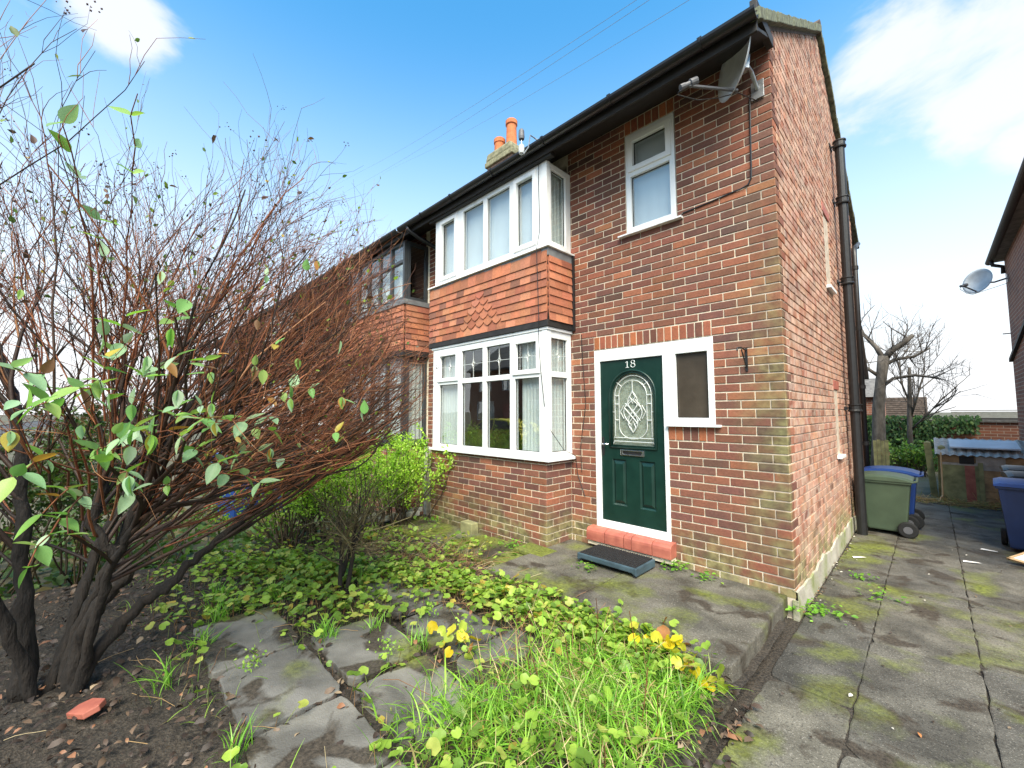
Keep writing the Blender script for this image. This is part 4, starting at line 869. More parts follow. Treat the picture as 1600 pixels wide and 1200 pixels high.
# ------------------------------------------------------------------ wheelie bins
def wheelie(label, loc, rz, W_=.48, D_=.50, H_=.80, body='wheelie_green', lid='wheelie_green', logo=False, group='wheelie bins'):
    t = thing('wheelie_bin', label, 'wheelie bin', group, loc); t.rotation_euler = (0, 0, rz); k = .80
    w0, d0, w1, d1 = W_*k/2, D_*.74/2, W_/2, D_/2; zb, zt = .05, H_-.08
    P = lambda w, d, z, s=0: [(-w, -d+s, z), (w, -d+s, z), (w, d, z), (-w, d, z)]
    m = MB().add(P(w0, d0, zb, .0)+P(w1, d1, zt), [(0, 3, 2, 1), (0, 1, 5, 4), (1, 2, 6, 5), (2, 3, 7, 6), (3, 0, 4, 7), (4, 5, 6, 7)]); bodyo = m.build('body', body, t, bevel=.022)
    MB().box(-w1-.018, w1+.018, -d1-.018, d1+.01, zt-.035, zt+.005).build('rim', body, t, bevel=.010)
    for s in (-1, 1): MB().add([(s*(w0*.985), -d0-.006, zb+.05), (s*(w0*.985-.05), -d0-.006, zb+.05), (s*(w1-.052), -d1-.006, zt-.04), (s*(w1-.006), -d1-.006, zt-.04), (s*(w0*.985), -d0+.03, zb+.05), (s*(w0*.985-.05), -d0+.03, zb+.05), (s*(w1-.052), -d1+.03, zt-.04), (s*(w1-.006), -d1+.03, zt-.04)], [(0,1,2,3),(4,7,6,5),(0,4,5,1),(1,5,6,2),(2,6,7,3),(3,7,4,0)]).build('corner_rib', body, t)
    lm = MB(); n = 8; vs = []
    for i in range(n+1):
        u = i/n; y = -d1-.035+(2*d1+.06)*u; z = zt+.012+.055*math.sin(math.pi*min(1, u*.9+.1))**.7+.01*u
        vs += [(-w1-.03, y, zt-.004), (-w1-.03, y, z-.02), (-w1+.02, y, z), (w1-.02, y, z), (w1+.03, y, z-.02), (w1+.03, y, zt-.004)]
    f = [(i*6+j, i*6+j+1, (i+1)*6+j+1, (i+1)*6+j) for i in range(n) for j in range(5)]+[tuple(range(6)), tuple(n*6+j for j in range(6))[::-1]]+[(i*6+5, i*6, (i+1)*6, (i+1)*6+5) for i in range(n)]
    lm.add(vs, f).build('lid', lid, t, bevel=.006)
    MB().tube([(-w1*.8, d1+.0, zt-.01), (-w1*.8, d1+.055, zt+.01), (w1*.8, d1+.055, zt+.01), (w1*.8, d1, zt-.01)], .014, 8).build('handle', body, t)
    MB().tube([(-w0-.05, d0+.0, .10), (w0+.05, d0+.0, .10)], .012, 8).build('axle', 'tyre', t)
    for s in (-1, 1):
        wl = MB().lathe([(.05, -.026), (.088, -.026), (.10, -.016), (.10, .016), (.088, .026), (.05, .026)], (s*(w0+.035), d0+.015, .10), 22, 'x').build('wheel', 'tyre', t)
        MB().lathe([(.0, -.02), (.045, -.02), (.05, -.012), (.05, .012), (.045, .03), (.0, .03)], (s*(w0+.035), d0+.015, .10), 14, 'x').build('hub', 'plastic_grey', wl)
    if logo:
        lg = MB(); y0_ = -d1*.93-.0; 
        def on_face(x, z): u = (z-zb)/(zt-zb); return (x, -(d0+(d1-d0)*u)-.0035, z)
        for a, b, c, d in ((-.04, .08, .545, .555), (-.085, .085, .525, .530)): lg.add([on_face(a, c), on_face(b, c), on_face(b, d), on_face(a, d)], [(0, 1, 2, 3)])
        lg.add([on_face(-.09, .54), on_face(-.055, .54), on_face(-.0725, .572)], [(0, 1, 2)]); lg.build('printed_emblem', 'whiteboard', bodyo, fixn=False)
    return t
wheelie('green wheelie bin standing against the gable by the black pipe', (.335, 3.73, DRIVE), -math.pi/2, .52, .52, .79)
wheelie('bright blue wheelie bin half hidden behind the green one', (.37, 4.36, DRIVE), -math.pi/2, .52, .55, .81, 'wheelie_blue', 'wheelie_blue')
wheelie('navy blue wheelie bin with small white emblem at the right edge', (1.63, 3.72, DRIVE), math.radians(-4), .58, .52, .84, 'wheelie_navy', 'wheelie_blue', True)
wheelie('dark bin with glossy black lid just behind the navy bin', (1.745, 4.36, DRIVE), math.radians(2), .54, .50, .87, 'wheelie_dark', 'wheelie_dark')
wheelie('dark-lidded bin farthest back in the row by the right-hand wall', (1.765, 4.98, DRIVE), math.radians(-1), .52, .50, .89, 'wheelie_dark', 'wheelie_dark')
wheelie('blue wheelie bin in the neighbouring front garden behind the big shrub', (-7.0, -2.3, -.3), .4, .56, .6, 1.1, 'wheelie_blue', 'wheelie_blue')
wheelie('second blue bin behind the big shrub, nearer the houses', (-7.1, -1.6, -.3), .2, .56, .6, 1.1, 'wheelie_blue', 'wheelie_blue')
# board lying against the navy bin
bt = thing('framed_board', 'tan framed white board propped in front of the navy bin', 'board')
P0, U, V_ = Vector((1.315, 3.0, -.17)), Vector((.42, .14, .26)), Vector((.40, -.16, -.045)); Nn = U.cross(V_).normalized()
MB().obox(P0+(U+V_)/2+Nn*.0, U*.47, V_*.47, Nn*.008).build('panel', 'whiteboard', bt); fm = MB()
for o_, a_, b_ in ((U*.025, U*.025, V_*.5), (U*.975, U*.025, V_*.5), (V_*.025, V_*.025, U*.5), (V_*.975, V_*.025, U*.5)): fm.obox(P0+o_+(V_/2 if a_.normalized().dot(U.normalized()) > .9 else U/2), a_, b_, Nn*.016)
fm.build('frame', 'cardboard', bt)

# ------------------------------------------------------------------ back garden
sh = thing('garden_shed', 'low patched timber shed with corrugated roof and pale blue sheet on top', 'shed')
sx, sy, ex = .90, 7.05, 2.02
for i in range(7): MB().box(sx, ex, sy-.012-(i % 2)*.004, sy+.01, -.22+i*.118, -.22+(i+1)*.118-.006).build('board', 'timber' if i not in (5,) else 'asbestos', sh)
MB().box(sx, ex, sy+.012, sy+1.2, -.22, .62).build('carcass', 'timber', sh); MB().box(sx+.02, sx+.46, sy-.035, sy-.018, -.2, .44).build('patch_panel', 'timber_green', sh); MB().box(sx+.30, sx+.42, sy-.04, sy-.02, -.2, .44).build('rusty_strip', 'red', sh)
MB().box(sx+.46, sx+.52, sy-.06, sy-.02, -.22, .50).build('post', 'timber_green', sh); MB().box(sx+.24, sx+.42, sy-.03, sy-.016, .47, .60).build('window_opening', 'blackwood', sh); MB().box(sx+.44, sx+.78, sy-.03, sy-.018, .46, .61).build('pale_panel', 'asbestos', sh)
cr2 = MB(); n = 44; vs = []
for i in range(n+1):
    x = sx-.06+(ex-sx+.06)*i/n; e = .014*math.sin(i*2*math.pi/4)
    vs += [(x, sy-.09, .62+e), (x, sy+1.2, .86+e)]
cr2.add(vs, [(2*i, 2*i+2, 2*i+3, 2*i+1) for i in range(n)]).build('corrugated_roof', 'asbestos', sh, fixn=False)
MB().obox((1.46, sy+.45, .80), (.42, 0, 0), (0, .30, .055), (0, 0, .012)).build('roof_sheet', 'pale_blue_sheet', sh)
for i, (x, y, h, lb) in enumerate(((.80, 7.62, .80, 'leaning timber gatepost left of the patched shed'), (.90, 7.4, .74, 'stouter timber post touching the corner of the shed'))):
    m = MB().box(-.05, .05, -.05, .05, 0, h+.25).add([(-.05, -.05, h+.25), (.05, -.05, h+.25), (.05, .05, h+.25), (-.05, .05, h+.25), (0, 0, h+.28)], [(0, 1, 4), (1, 2, 4), (2, 3, 4), (3, 0, 4)])
    o = tag(m.build('fence_post', 'timber_green', bevel=0), lb, 'post', 'posts by the shed'); o.location = (x, y, -.25); o.rotation_euler = (0, math.radians(-3 if i == 0 else 2), 0)
fp = thing('timber_fence', 'short timber fence of upright boards beyond the second pipe', 'fence')
for i in range(4): MB().box(-.06+i*.062, -.005+i*.062, 7.6, 7.62, -.2, .80+.02*(i % 2)).build('board', 'timber_green', fp)
MB().box(-.06, .19, 7.62, 7.66, .5, .57).build('rail', 'timber', fp)
tag(MB().tube([(.915, 6.95, .66), (.91, 6.93, .2), (.90, 6.85, -.1), (.84, 6.7, -.2)], .012, 6).build('hose', 'cardboard'), 'pale hose hanging down beside the shed corner', 'hose')
wl = thing('garden_wall', 'old brick garden wall at the back with ivy over its left half', 'wall')
MB().box(-4, 2.9, 12.5, 12.72, -.3, 1.12).build('brickwork', 'farbrick', wl); MB().box(-4, 2.92, 12.46, 12.76, 1.12, 1.18).build('coping', 'slate', wl)
gr = thing('garage', 'flat-roofed garage with dark fascia beyond the back wall', 'garage'); MB().box(.9, 4.5, 16, 20, -.3, 1.12).build('wall', 'farbrick', gr)
rr = MB()
for i in range(5): rr.box(1.35+.0*i, 4.6, 16.0+i*.5, 16.5+i*.5, 1.18+i*.062, 1.21+i*.062)
rr.build('roof_sheet', 'slate', gr); MB().box(.85, 4.6, 15.9, 15.98, 1.04, 1.20).build('fascia', 'blackwood', gr)
fh = thing('distant_house', 'distant house with mossy tiled roof behind the bare tree', 'house'); MB().box(-3, .75, 22, 27, -.3, 1.25).build('wall', 'farbrick', fh)
rr = MB()
for i in range(9): rr.box(-3.2, .72-.0*i, 21.8+i*.28, 22.2+i*.28, 1.22+i*.1, 1.30+i*.1)
rr.prism([(22.0, 1.2), (24.4, 2.12), (27, 1.2)], -3.0, .74, 'yz'); rr.build('roof', 'rooftile', fh)
fh2 = thing('brick_building', 'low red brick building seen past the end of the fence', 'building'); MB().box(-3.5, -.35, 14.5, 17, -.3, 1.9).build('wall', 'farbrick', fh2); MB().prism([(14.3, 1.9), (15.7, 2.6), (17.2, 1.9)], -3.6, -.3, 'yz').build('roof', 'slate', fh2)

# ------------------------------------------------------------------ yellow car parked on the street (seen mirrored in the bay)
car = thing('parked_car', 'yellow hatchback parked at the kerb, mirrored in the lower bay window', 'car', loc=(-12.6, -9.6, -.31))
prof = [(-1.95, .30), (-2.0, .55), (-1.92, .80), (-1.25, .95), (-.62, 1.36), (.2, 1.46), (1.1, 1.40), (1.72, 1.02), (1.88, .85), (1.9, .45), (1.82, .28)]
sec = [(-.82, 1.), (-.86, .98), (-.86, .98), (-.8, 1.)]; vs = []; n = len(prof)
for yy, k in ((-.80, 0), (.80, 0)):
    for x, z in prof: t = max(0, (z-.9)/.55); vs.append((x, yy*(1-.18*t), z))
MB().add(vs, [tuple(range(n)), tuple(range(2*n-1, n-1, -1))]+[(i, (i+1) % n, (i+1) % n+n, i+n) for i in range(n)]).build('body', 'carpaint', car, bevel=.05)
for s in (-1, 1):
    for poly in ([(-1.05, .98), (-.58, 1.31), (.15, 1.39), (.15, .98)], [(.22, .98), (.22, 1.39), (1.0, 1.33), (1.45, 1.02)]):
        v = [(x, s*(.80*(1-.18*max(0, (z-.9)/.55))+.008), z) for x, z in poly]; MB().add(v, [(0, 1, 2, 3) if s < 0 else (3, 2, 1, 0)]).build('side_window', 'carglass', car, fixn=False)
    MB().box(-1.98, -1.88, s*.62-.14, s*.62+.14, .62, .74).build('headlight', 'silver', car, bevel=.02)
    for x in (-1.22, 1.2):
        w_ = MB().lathe([(.18, -.09), (.29, -.09), (.31, -.06), (.31, .06), (.29, .09), (.18, .09)], (x, s*.76, .31), 24, 'y').build('wheel', 'tyre', car); MB().lathe([(0, -.1), (.19, -.095), (.19, .095), (0, .1)], (x, s*.76, .31), 16, 'y').build('rim', 'galv', w_)
MB().add([(-1.2, -.66, .985), (-1.2, .66, .985), (-.64, .60, 1.345), (-.64, -.60, 1.345)], [(0, 1, 2, 3)]).build('windscreen', 'carglass', car, fixn=False).location = (-.012, 0, .016)
#@@PLANTS

# ------------------------------------------------------------------ plants
nr = np.random.default_rng(7)
def inst(tv, tf, pos, ax, nrm, size, tone):
    """copies of a small leaf template as one array mesh: ax = leaf direction, nrm = its upper side"""
    ax = ax/np.linalg.norm(ax, axis=1, keepdims=True); s = np.cross(nrm, ax); s /= np.linalg.norm(s, axis=1, keepdims=True)+1e-9; n = np.cross(ax, s)
    V = pos[:, None, :]+size[:, None, None]*(tv[None, :, 0:1]*ax[:, None, :]+tv[None, :, 1:2]*s[:, None, :]+tv[None, :, 2:3]*n[:, None, :])
    k = len(tv); F = (tf[None]+(np.arange(len(pos))*k)[:, None, None]).reshape(-1, tf.shape[1])
    return V.reshape(-1, 3), F, np.repeat(tone, len(tf), axis=0)
OVATE = (np.array([(0, 0, 0), (.28, .26, .05), (.28, 0, -.03), (.28, -.26, .05), (.62, .24, .03), (.62, 0, -.05), (.62, -.24, .03), (1, 0, -.12)], float),
         np.array([(0, 2, 1), (0, 3, 2), (1, 2, 5), (1, 5, 4), (2, 3, 6), (2, 6, 5), (4, 5, 7), (5, 6, 7)]))
def scallop(n=13):
    v = [(0.15, 0, -.10)]; 
    for i in range(n):
        a = 2*math.pi*i/n; r = .5*(1+.05*math.cos(a*6.5)); 
        if i == n//2: r *= .45
        v.append((.5+r*math.cos(a), r*math.sin(a), .06*math.sin(3*a)+.05))
    v[0] = (.45, 0, -.06); return np.array(v), np.array([(0, 1+i, 1+(i+1) % n) for i in range(n)])
ROUND = scallop()
def cols(pal, n, j=.2):
    c = np.array([p[0] for p in pal]); w = np.array([p[1] for p in pal], float); w /= w.sum(); o = c[nr.choice(len(c), n, p=w)]; return np.clip(o*(1+nr.uniform(-j, j, (n, 1))), 0, 1)
def rand_dirs(n, up=.0):
    d = nr.normal(size=(n, 3)); d[:, 2] += up; return d/np.linalg.norm(d, axis=1, keepdims=True)
def blades(pos, az, length, lean, width, tone, seg=5, droop=1.2):
    """arching grass blades as strips"""
    n = len(pos); t = np.linspace(0, 1, seg+1); ang = lean[:, None]+droop*t[None]*nr.uniform(.5, 1.4, (n, 1)); st = length[:, None]/seg
    h = np.cumsum(np.concatenate([np.zeros((n, 1)), np.sin(ang[:, :-1])*st], 1), 1); z = np.cumsum(np.concatenate([np.zeros((n, 1)), np.cos(ang[:, :-1])*st], 1), 1)
    cx, sx_ = np.cos(az)[:, None], np.sin(az)[:, None]; C_ = np.stack([pos[:, 0:1]+cx*h, pos[:, 1:2]+sx_*h, pos[:, 2:3]+z], -1)
    w = width[:, None]*np.array([.7, 1., 1., .85, .55, .06][:seg+1])[None]; tw = nr.uniform(-.5, .5, (n, 1)); side = np.stack([-sx_*np.ones_like(h)*np.cos(tw), cx*np.ones_like(h)*np.cos(tw), np.sin(tw)*np.ones_like(h)], -1)
    Lf = C_+side*w[..., None]/2; Rt = C_-side*w[..., None]/2; V = np.stack([Lf, Rt], 2).reshape(-1, 3); b = (np.arange(n)*(seg+1)*2)[:, None]
    q = np.array([(2*i, 2*i+1, 2*i+3, 2*i+2) for i in range(seg)]); F = (b[:, None, :]+q[None]).reshape(-1, 4); return V, F, np.repeat(tone, seg, axis=0)
GREENS = [((.16, .34, .035), 4), ((.22, .42, .05), 3), ((.11, .26, .03), 3), ((.30, .42, .08), 1)]
# --- tubes for many twigs at once: every twig has the same number of points
def tubes(P, Rd, tone, sides=3):
    n, k, _ = P.shape; T = np.gradient(P, axis=1); T /= np.linalg.norm(T, axis=2, keepdims=True)+1e-9
    ref = np.where(np.abs(T[..., 2:3]) > .9, np.array([1., 0, 0]), np.array([0, 0, 1.])); A = np.cross(T, ref); A /= np.linalg.norm(A, axis=2, keepdims=True)+1e-9; B = np.cross(T, A)
    an = np.arange(sides)*2*math.pi/sides; ring = A[:, :, None]*np.cos(an)[None, None, :, None]+B[:, :, None]*np.sin(an)[None, None, :, None]
    V = (P[:, :, None]+ring*Rd[:, :, None, None]).reshape(-1, 3); q = []
    for i in range(k-1):
        for j in range(sides): q.append((i*sides+j, i*sides+(j+1) % sides, (i+1)*sides+(j+1) % sides, (i+1)*sides+j))
    q = np.array(q); F = ((np.arange(n)*k*sides)[:, None, None]+q[None]).reshape(-1, 4); return V, F, np.repeat(tone, len(q), axis=0)
def shoots(start, dirs, length, pts, wob, grav, out=None, upk=0.):
    n = len(start); P = np.zeros((n, pts, 3)); P[:, 0] = start; d = dirs.copy()
    for i in range(1, pts):
        d = d+nr.normal(size=(n, 3))*wob; d[:, 2] += upk-grav*i/pts; d /= np.linalg.norm(d, axis=1, keepdims=True); P[:, i] = P[:, i-1]+d*(length/(pts-1))[:, None]
    return P, d
def pick_on(P, Rd, n, lo=.25, hi=1.):
    i = nr.integers(0, len(P), n); t = nr.uniform(lo, hi, n)*(P.shape[1]-1); a = np.floor(t).astype(int).clip(0, P.shape[1]-2); f = (t-a)[:, None]
    pos = P[i, a]*(1-f)+P[i, a+1]*f; d = P[i, a+1]-P[i, a]; d /= np.linalg.norm(d, axis=1, keepdims=True)+1e-9; return pos, d, Rd[i, a]*(1-f[:, 0])+Rd[i, a+1]*f[:, 0]
def join_parts(parts): 
    o = 0; V, F, T = [], [], []
    for v, f, t in parts: V.append(v); F.append(f+o); T.append(t); o += len(v)
    return np.concatenate(V), np.concatenate(F), np.concatenate(T)

# --- the big half-bare shrub
shrub = thing('shrub', 'large half-bare shrub with reddish twigs and few green leaves on the left', 'shrub')
BASE = Vector((-2.62, -4.0, -.16))
STEMS = [[(-2.80, -4.17, -.2), (-2.82, -4.2, .25), (-2.80, -4.22, .6), (-2.86, -4.25, 1.0), (-2.95, -4.3, 1.45)],
         [(-2.62, -3.98, -.2), (-2.60, -3.90, .05), (-2.55, -3.72, .28), (-2.50, -3.60, .36), (-2.52, -3.45, .50), (-2.48, -3.25, .68), (-2.40, -3.02, .85), (-2.3, -2.75, 1.05)],
         [(-2.66, -4.0, -.2), (-2.66, -3.98, .1), (-2.58, -3.88, .36), (-2.53, -3.78, .46), (-2.62, -3.85, .55), (-2.66, -3.95, .75), (-2.64, -3.9, 1.1), (-2.55, -3.8, 1.5)],
         [(-2.70, -4.03, -.2), (-2.74, -3.98, .15), (-2.72, -3.86, .50), (-2.70, -3.78, .8), (-2.72, -3.65, 1.15), (-2.7, -3.5, 1.5)],
         [(-2.63, -3.96, -.2), (-2.52, -3.92, .2), (-2.40, -3.88, .5), (-2.2, -3.80, .8), (-2.0, -3.7, 1.1)],
         [(-2.74, -4.08, -.2), (-2.80, -4.0, .2), (-2.95, -3.9, .6), (-3.1, -3.75, 1.0), (-3.2, -3.6, 1.4)],
         [(-2.72, -4.12, -.2), (-2.66, -4.25, .3), (-2.55, -4.4, .7), (-2.4, -4.5, 1.1), (-2.3, -4.6, 1.4)]]
limbP = []
for k, st_ in enumerate(STEMS):
    pts = [Vector(p) for p in st_]; fine = []
    for i in range(len(pts)-1):
        for t in (0, .2, .4, .6, .8): q_ = pts[i].lerp(pts[i+1], t)+Vector((rnd.uniform(-1, 1), rnd.uniform(-1, 1), rnd.uniform(-1, 1)))*.012; fine.append(q_)
    fine.append(pts[-1]); r0 = (.050, .038, .040, .033, .028, .032, .036)[k]; n = len(fine)
    MB().tube(fine, [r0*(1.25 if i == 0 else 1-.55*i/n)*rnd.uniform(.82, 1.18) for i in range(n)], 10).build('stem', 'bark', shrub, smooth=True)
    P_ = np.array([list(v) for v in fine]); idx = np.linspace(0, len(P_)-1, 9).round().astype(int); limbP.append(P_[idx])
limbP = np.array(limbP); limbR = np.tile(np.linspace(.035, .017, 9), (len(limbP), 1))
CEN = np.array([-2.62, -3.95, .75])
def outward(pos, amt):
    d = pos-CEN; d[:, 2] = d[:, 2]*.75+.12; return d/np.linalg.norm(d, axis=1, keepdims=True)*amt
def keep(P, m=1.):
    """the crown's outline: a wide bowl that rises from the ground on the house side"""
    tip = P[:, -1]; q = (tip-np.array([-2.88, -4.0, 1.68]))/np.array([1.72, 2.12, 2.22]); rr = np.linalg.norm(q, axis=1)
    hd = np.hypot(tip[:, 0]+2.62, tip[:, 1]+3.98); return (rr < m) & (tip[:, 2] > .42+.42*hd) & (tip[:, 0] < -1.05+.0*hd)
def bark_tone(n, pal): return cols(pal, n, .25)
DARK = [((.040, .026, .019), 3), ((.060, .034, .024), 2)]; RED = [((.23, .080, .040), 4), ((.32, .12, .056), 3), ((.15, .060, .034), 2.5), ((.40, .19, .09), 1.5)]
parts = []
NB = 190; pos, d, r = pick_on(limbP, limbR, NB, .38, 1.); dd = d*.5+outward(pos, 1.0)+nr.normal(size=(NB, 3))*.38; dd /= np.linalg.norm(dd, axis=1, keepdims=True)
P1, _ = shoots(pos, dd, nr.uniform(.7, 1.65, NB), 8, .13, .02, upk=.012); 
ns = 80; pos, d, _ = pick_on(limbP[[1, 1, 4, 3]], limbR[[1, 1, 4, 3]], ns, .45, 1.); dd = np.stack([nr.normal(.12, .25, ns), nr.normal(1., .25, ns), nr.normal(.38, .22, ns)], 1); dd /= np.linalg.norm(dd, axis=1, keepdims=True)
PL, _ = shoots(pos, dd, nr.uniform(.6, 1.5, ns), 8, .13, .02, upk=.01); P1 = np.concatenate([P1, PL]); k_ = keep(P1, 1.); P1 = P1[k_]; R1 = np.linspace(1, .38, 8)[None]*nr.uniform(.008, .015, (len(P1), 1)); parts.append(tubes(P1, R1, bark_tone(len(P1), DARK), 5))
def gen(Ps, Rs, n, ln, rad, spread, outk, pal, pts=6, wob=.06, lo=.2, m=1., sides=3, upk=.02):
    pos, d, r = pick_on(Ps, Rs, n, lo, 1.); dd = d*1.0+outward(pos, outk)+nr.normal(size=(n, 3))*spread; dd /= np.linalg.norm(dd, axis=1, keepdims=True)
    P, _ = shoots(pos, dd, nr.uniform(*ln, n), pts, wob, .0, upk=upk); P = P[keep(P, m)]; R = np.linspace(1, .45, pts)[None]*nr.uniform(*rad, (len(P), 1)); parts.append(tubes(P, R, bark_tone(len(P), pal), sides)); return P, R
P2, R2 = gen(P1, R1, 950, (.5, 1.2), (.0035, .0065), .36, .50, DARK+DARK+RED, 7, .12, .15, 1.03, 4)
P3, R3 = gen(P2, R2, 2900, (.35, 1.0), (.0018, .0032), .32, .38, RED+[((.05, .028, .02), 6)], 6, .14, .1, 1.06)
P4, R4 = gen(P3, R3, 9000, (.12, .42), (.0010, .0017), .48, .26, RED+[((.06, .03, .022), 4)], 5, .2, .2, 1.10)
V, F, T = join_parts(parts); tag(link('twigs', raw_mesh('twigs', V, F, T, 'twig'), shrub), kind='stuff')
# seed heads: tiny dark beads about the tips
tips = np.concatenate([P4[:, -1], P3[::3, -1]]); tips = tips[(tips[:, 2] > 1.3) & (nr.random(len(tips)) < .55)]
tips = tips[:900]; n = len(tips)*7; pos = np.repeat(tips, 7, 0)+nr.normal(size=(n, 3))*np.array([.016, .016, .014]); OCT = (np.array([(1, 0, 0), (-1, 0, 0), (0, 1, 0), (0, -1, 0), (0, 0, 1), (0, 0, -1)], float), np.array([(0, 2, 4), (2, 1, 4), (1, 3, 4), (3, 0, 4), (2, 0, 5), (1, 2, 5), (3, 1, 5), (0, 3, 5)]))
v, f, t = inst(*OCT, pos, rand_dirs(n), rand_dirs(n), nr.uniform(.0025, .006, n), cols([((.05, .022, .02), 3), ((.09, .035, .03), 2)], n)); tag(link('seed_heads', raw_mesh('seed_heads', v, f, t, 'litter'), shrub), kind='stuff')
# small leaves and buds left on the twigs
nl = 1500; pos, d, _ = pick_on(np.concatenate([P3[:, :5], P4]), np.concatenate([R3[:, :5], R4]), nl, .2, 1.); v, f, t = inst(*OVATE, pos, d+rand_dirs(nl)*.9, rand_dirs(nl, 1.), nr.uniform(.016, .040, nl), cols([((.24, .33, .05), 3), ((.12, .20, .05), 4), ((.13, .06, .035), 4), ((.42, .30, .06), .8), ((.06, .05, .03), 3)], nl)); hi = P4[P4[:, -1, 2] > 2.0]; nu = 420; q_ = hi[nr.integers(0, len(hi), nu), nr.integers(1, 5, nu)]; v2, f2, t2 = inst(*OVATE, q_, rand_dirs(nu), rand_dirs(nu, .6), nr.uniform(.028, .055, nu), cols([((.10, .16, .04), 3), ((.22, .30, .05), 2), ((.09, .045, .03), 4), ((.30, .36, .08), 1)], nu)); v, f, t = join_parts([(v, f, t), (v2, f2, t2)])
tag(link('small_leaves', raw_mesh('small_leaves', v, f, t, 'leaf_att'), shrub), kind='stuff')
# large leaves in opposite pairs, each its own piece
leafm = []
for k in range(3):
    n = 7; vs = []; fs = []
    for i in range(n+1):
        u = i/n; w = .30*(math.sin(math.pi*u**.78))**.85*(1.05-.25*u); c = -.10*u*u-.03*k*u
        vs += [(u, w, c+w*.20), (u, w*.5, c+.0+w*.04), (u, 0, c-.015), (u, -w*.5, c+w*.04), (u, -w, c+w*.20)]
    fs = [(i*5+j, (i+1)*5+j, (i+1)*5+j+1, i*5+j+1) for i in range(n) for j in range(4)]; leafm.append(MB().add(vs, fs).mesh('leaf', 'leaf_obj', smooth=True, fixn=False))
LG = [(.26, .42, .22), (.32, .48, .28), (.18, .36, .10), (.38, .52, .34), (.22, .40, .08), (.30, .44, .12)]; LO = [(.42, .20, .05), (.45, .36, .06), (.20, .10, .05)]
def put_leaf(p, ax, up_, size, col):
    ax = Vector(ax).normalized(); y = Vector(up_).cross(ax).normalized(); z = ax.cross(y); o = link('leaf', leafm[rnd.randrange(3)], shrub); o.matrix_basis = Matrix.Translation(Vector(p)) @ (Matrix((ax, y, z)).transposed().to_4x4()) @ Matrix.Diagonal((size, size*rnd.uniform(.8, 1.1), size, 1)); o.color = tuple(col)+(1,)
near = [p for p in np.concatenate([P3, P2[:, :6], P4[:, [0, 1, 2, 3, 4, 4]]]) if p[-1][2] > .55]; near.sort(key=lambda p: (Vector(p[-1])-CAM).length)
sprays = near[:26]+[near[i] for i in range(30, 340, 9)]+[near[i] for i in range(340, len(near), 90)]
low = [p for p in near[:700] if .75 < p[-1][2] < 1.65]; sprays += low[::max(1, len(low)//34)]
cnt = 0; tw = []
shootsP = []
for (x, y, z) in ((-1.15, -4.10, 1.42), (-1.22, -4.0, 1.50), (-1.25, -3.95, 1.24), (-1.08, -3.66, 1.38), (-1.30, -3.58, 1.20), (-1.22, -4.06, 1.08), (-1.40, -3.48, 1.36), (-1.55, -3.25, 1.30), (-1.30, -3.76, 1.62), (-1.36, -4.02, .98), (-1.5, -3.4, 1.05), (-1.18, -3.85, 1.34), (-1.7, -3.1, 1.55), (-1.5, -3.7, 1.9), (-1.6, -4.0, 2.2), (-1.25, -4.16, 1.55), (-1.18, -4.14, 1.2), (-1.3, -4.1, .9), (-1.45, -3.85, 1.1), (-1.35, -3.7, 1.3), (-1.6, -3.45, 1.2), (-1.75, -3.2, 1.15), (-1.3, -3.9, 1.75), (-1.42, -4.1, 2.5), (-1.7, -3.9, 2.9)):
    a = Vector((-2.3+rnd.uniform(-.2, .2), -3.85+(y+3.8)*.4, .85+(z-1.2)*.5)); e = Vector((x, y, z)); q = [a.lerp(e, t)+Vector((0, 0, .16*math.sin(math.pi*t)))+Vector((rnd.uniform(-1, 1), rnd.uniform(-1, 1), rnd.uniform(-1, 1)))*.015 for t in np.linspace(0, 1, 9)]
    shootsP.append([list(v) for v in q])
    for i in range(5, 9):
        d = (q[i]-q[i-1]).normalized(); s2 = Matrix.Rotation(i*1.57+rnd.uniform(-.4, .4), 3, d) @ d.orthogonal().normalized()
        for sg in (-1, 1):
            if rnd.random() < .8: put_leaf(q[i], d*.5+s2*sg*.9+Vector((0, 0, -.15)), Vector((rnd.uniform(-.5, .5), rnd.uniform(-.5, .5), 1)), rnd.uniform(.06, .10), jit(rnd.choice(LG) if rnd.random() < .9 else rnd.choice(LO), .15)); cnt += 1
V, F, T = tubes(np.array(shootsP), np.tile(np.linspace(.006, .002, 9), (len(shootsP), 1)), cols(RED, len(shootsP)), 5); tag(link('leafy_shoots', raw_mesh('leafy_shoots', V, F, T, 'twig'), shrub), kind='stuff')
for p in sprays:
    if cnt > 296: break
    e, b = Vector(p[-1]), Vector(p[-2]); d = (e-b).normalized(); s = d.orthogonal().normalized(); nn = rnd.choice((1, 1, 2, 2, 3)) if e.z < 1.7 else 1
    for i in range(nn):
        q = e-d*.045*i; s2 = Matrix.Rotation(rnd.uniform(0, 3.14), 3, d) @ s; sz = rnd.uniform(.045, .078)*(1 if e.z < 1.8 else .8)
        for sg in (-1, 1):
            if rnd.random() < .85: put_leaf(q, d*.55+s2*sg*.9+Vector((0, 0, rnd.uniform(-.4, .1))), Vector((rnd.uniform(-.4, .4), rnd.uniform(-.4, .4), 1)), sz, jit(rnd.choice(LG) if rnd.random() < .88 else rnd.choice(LO), .15)); cnt += 1

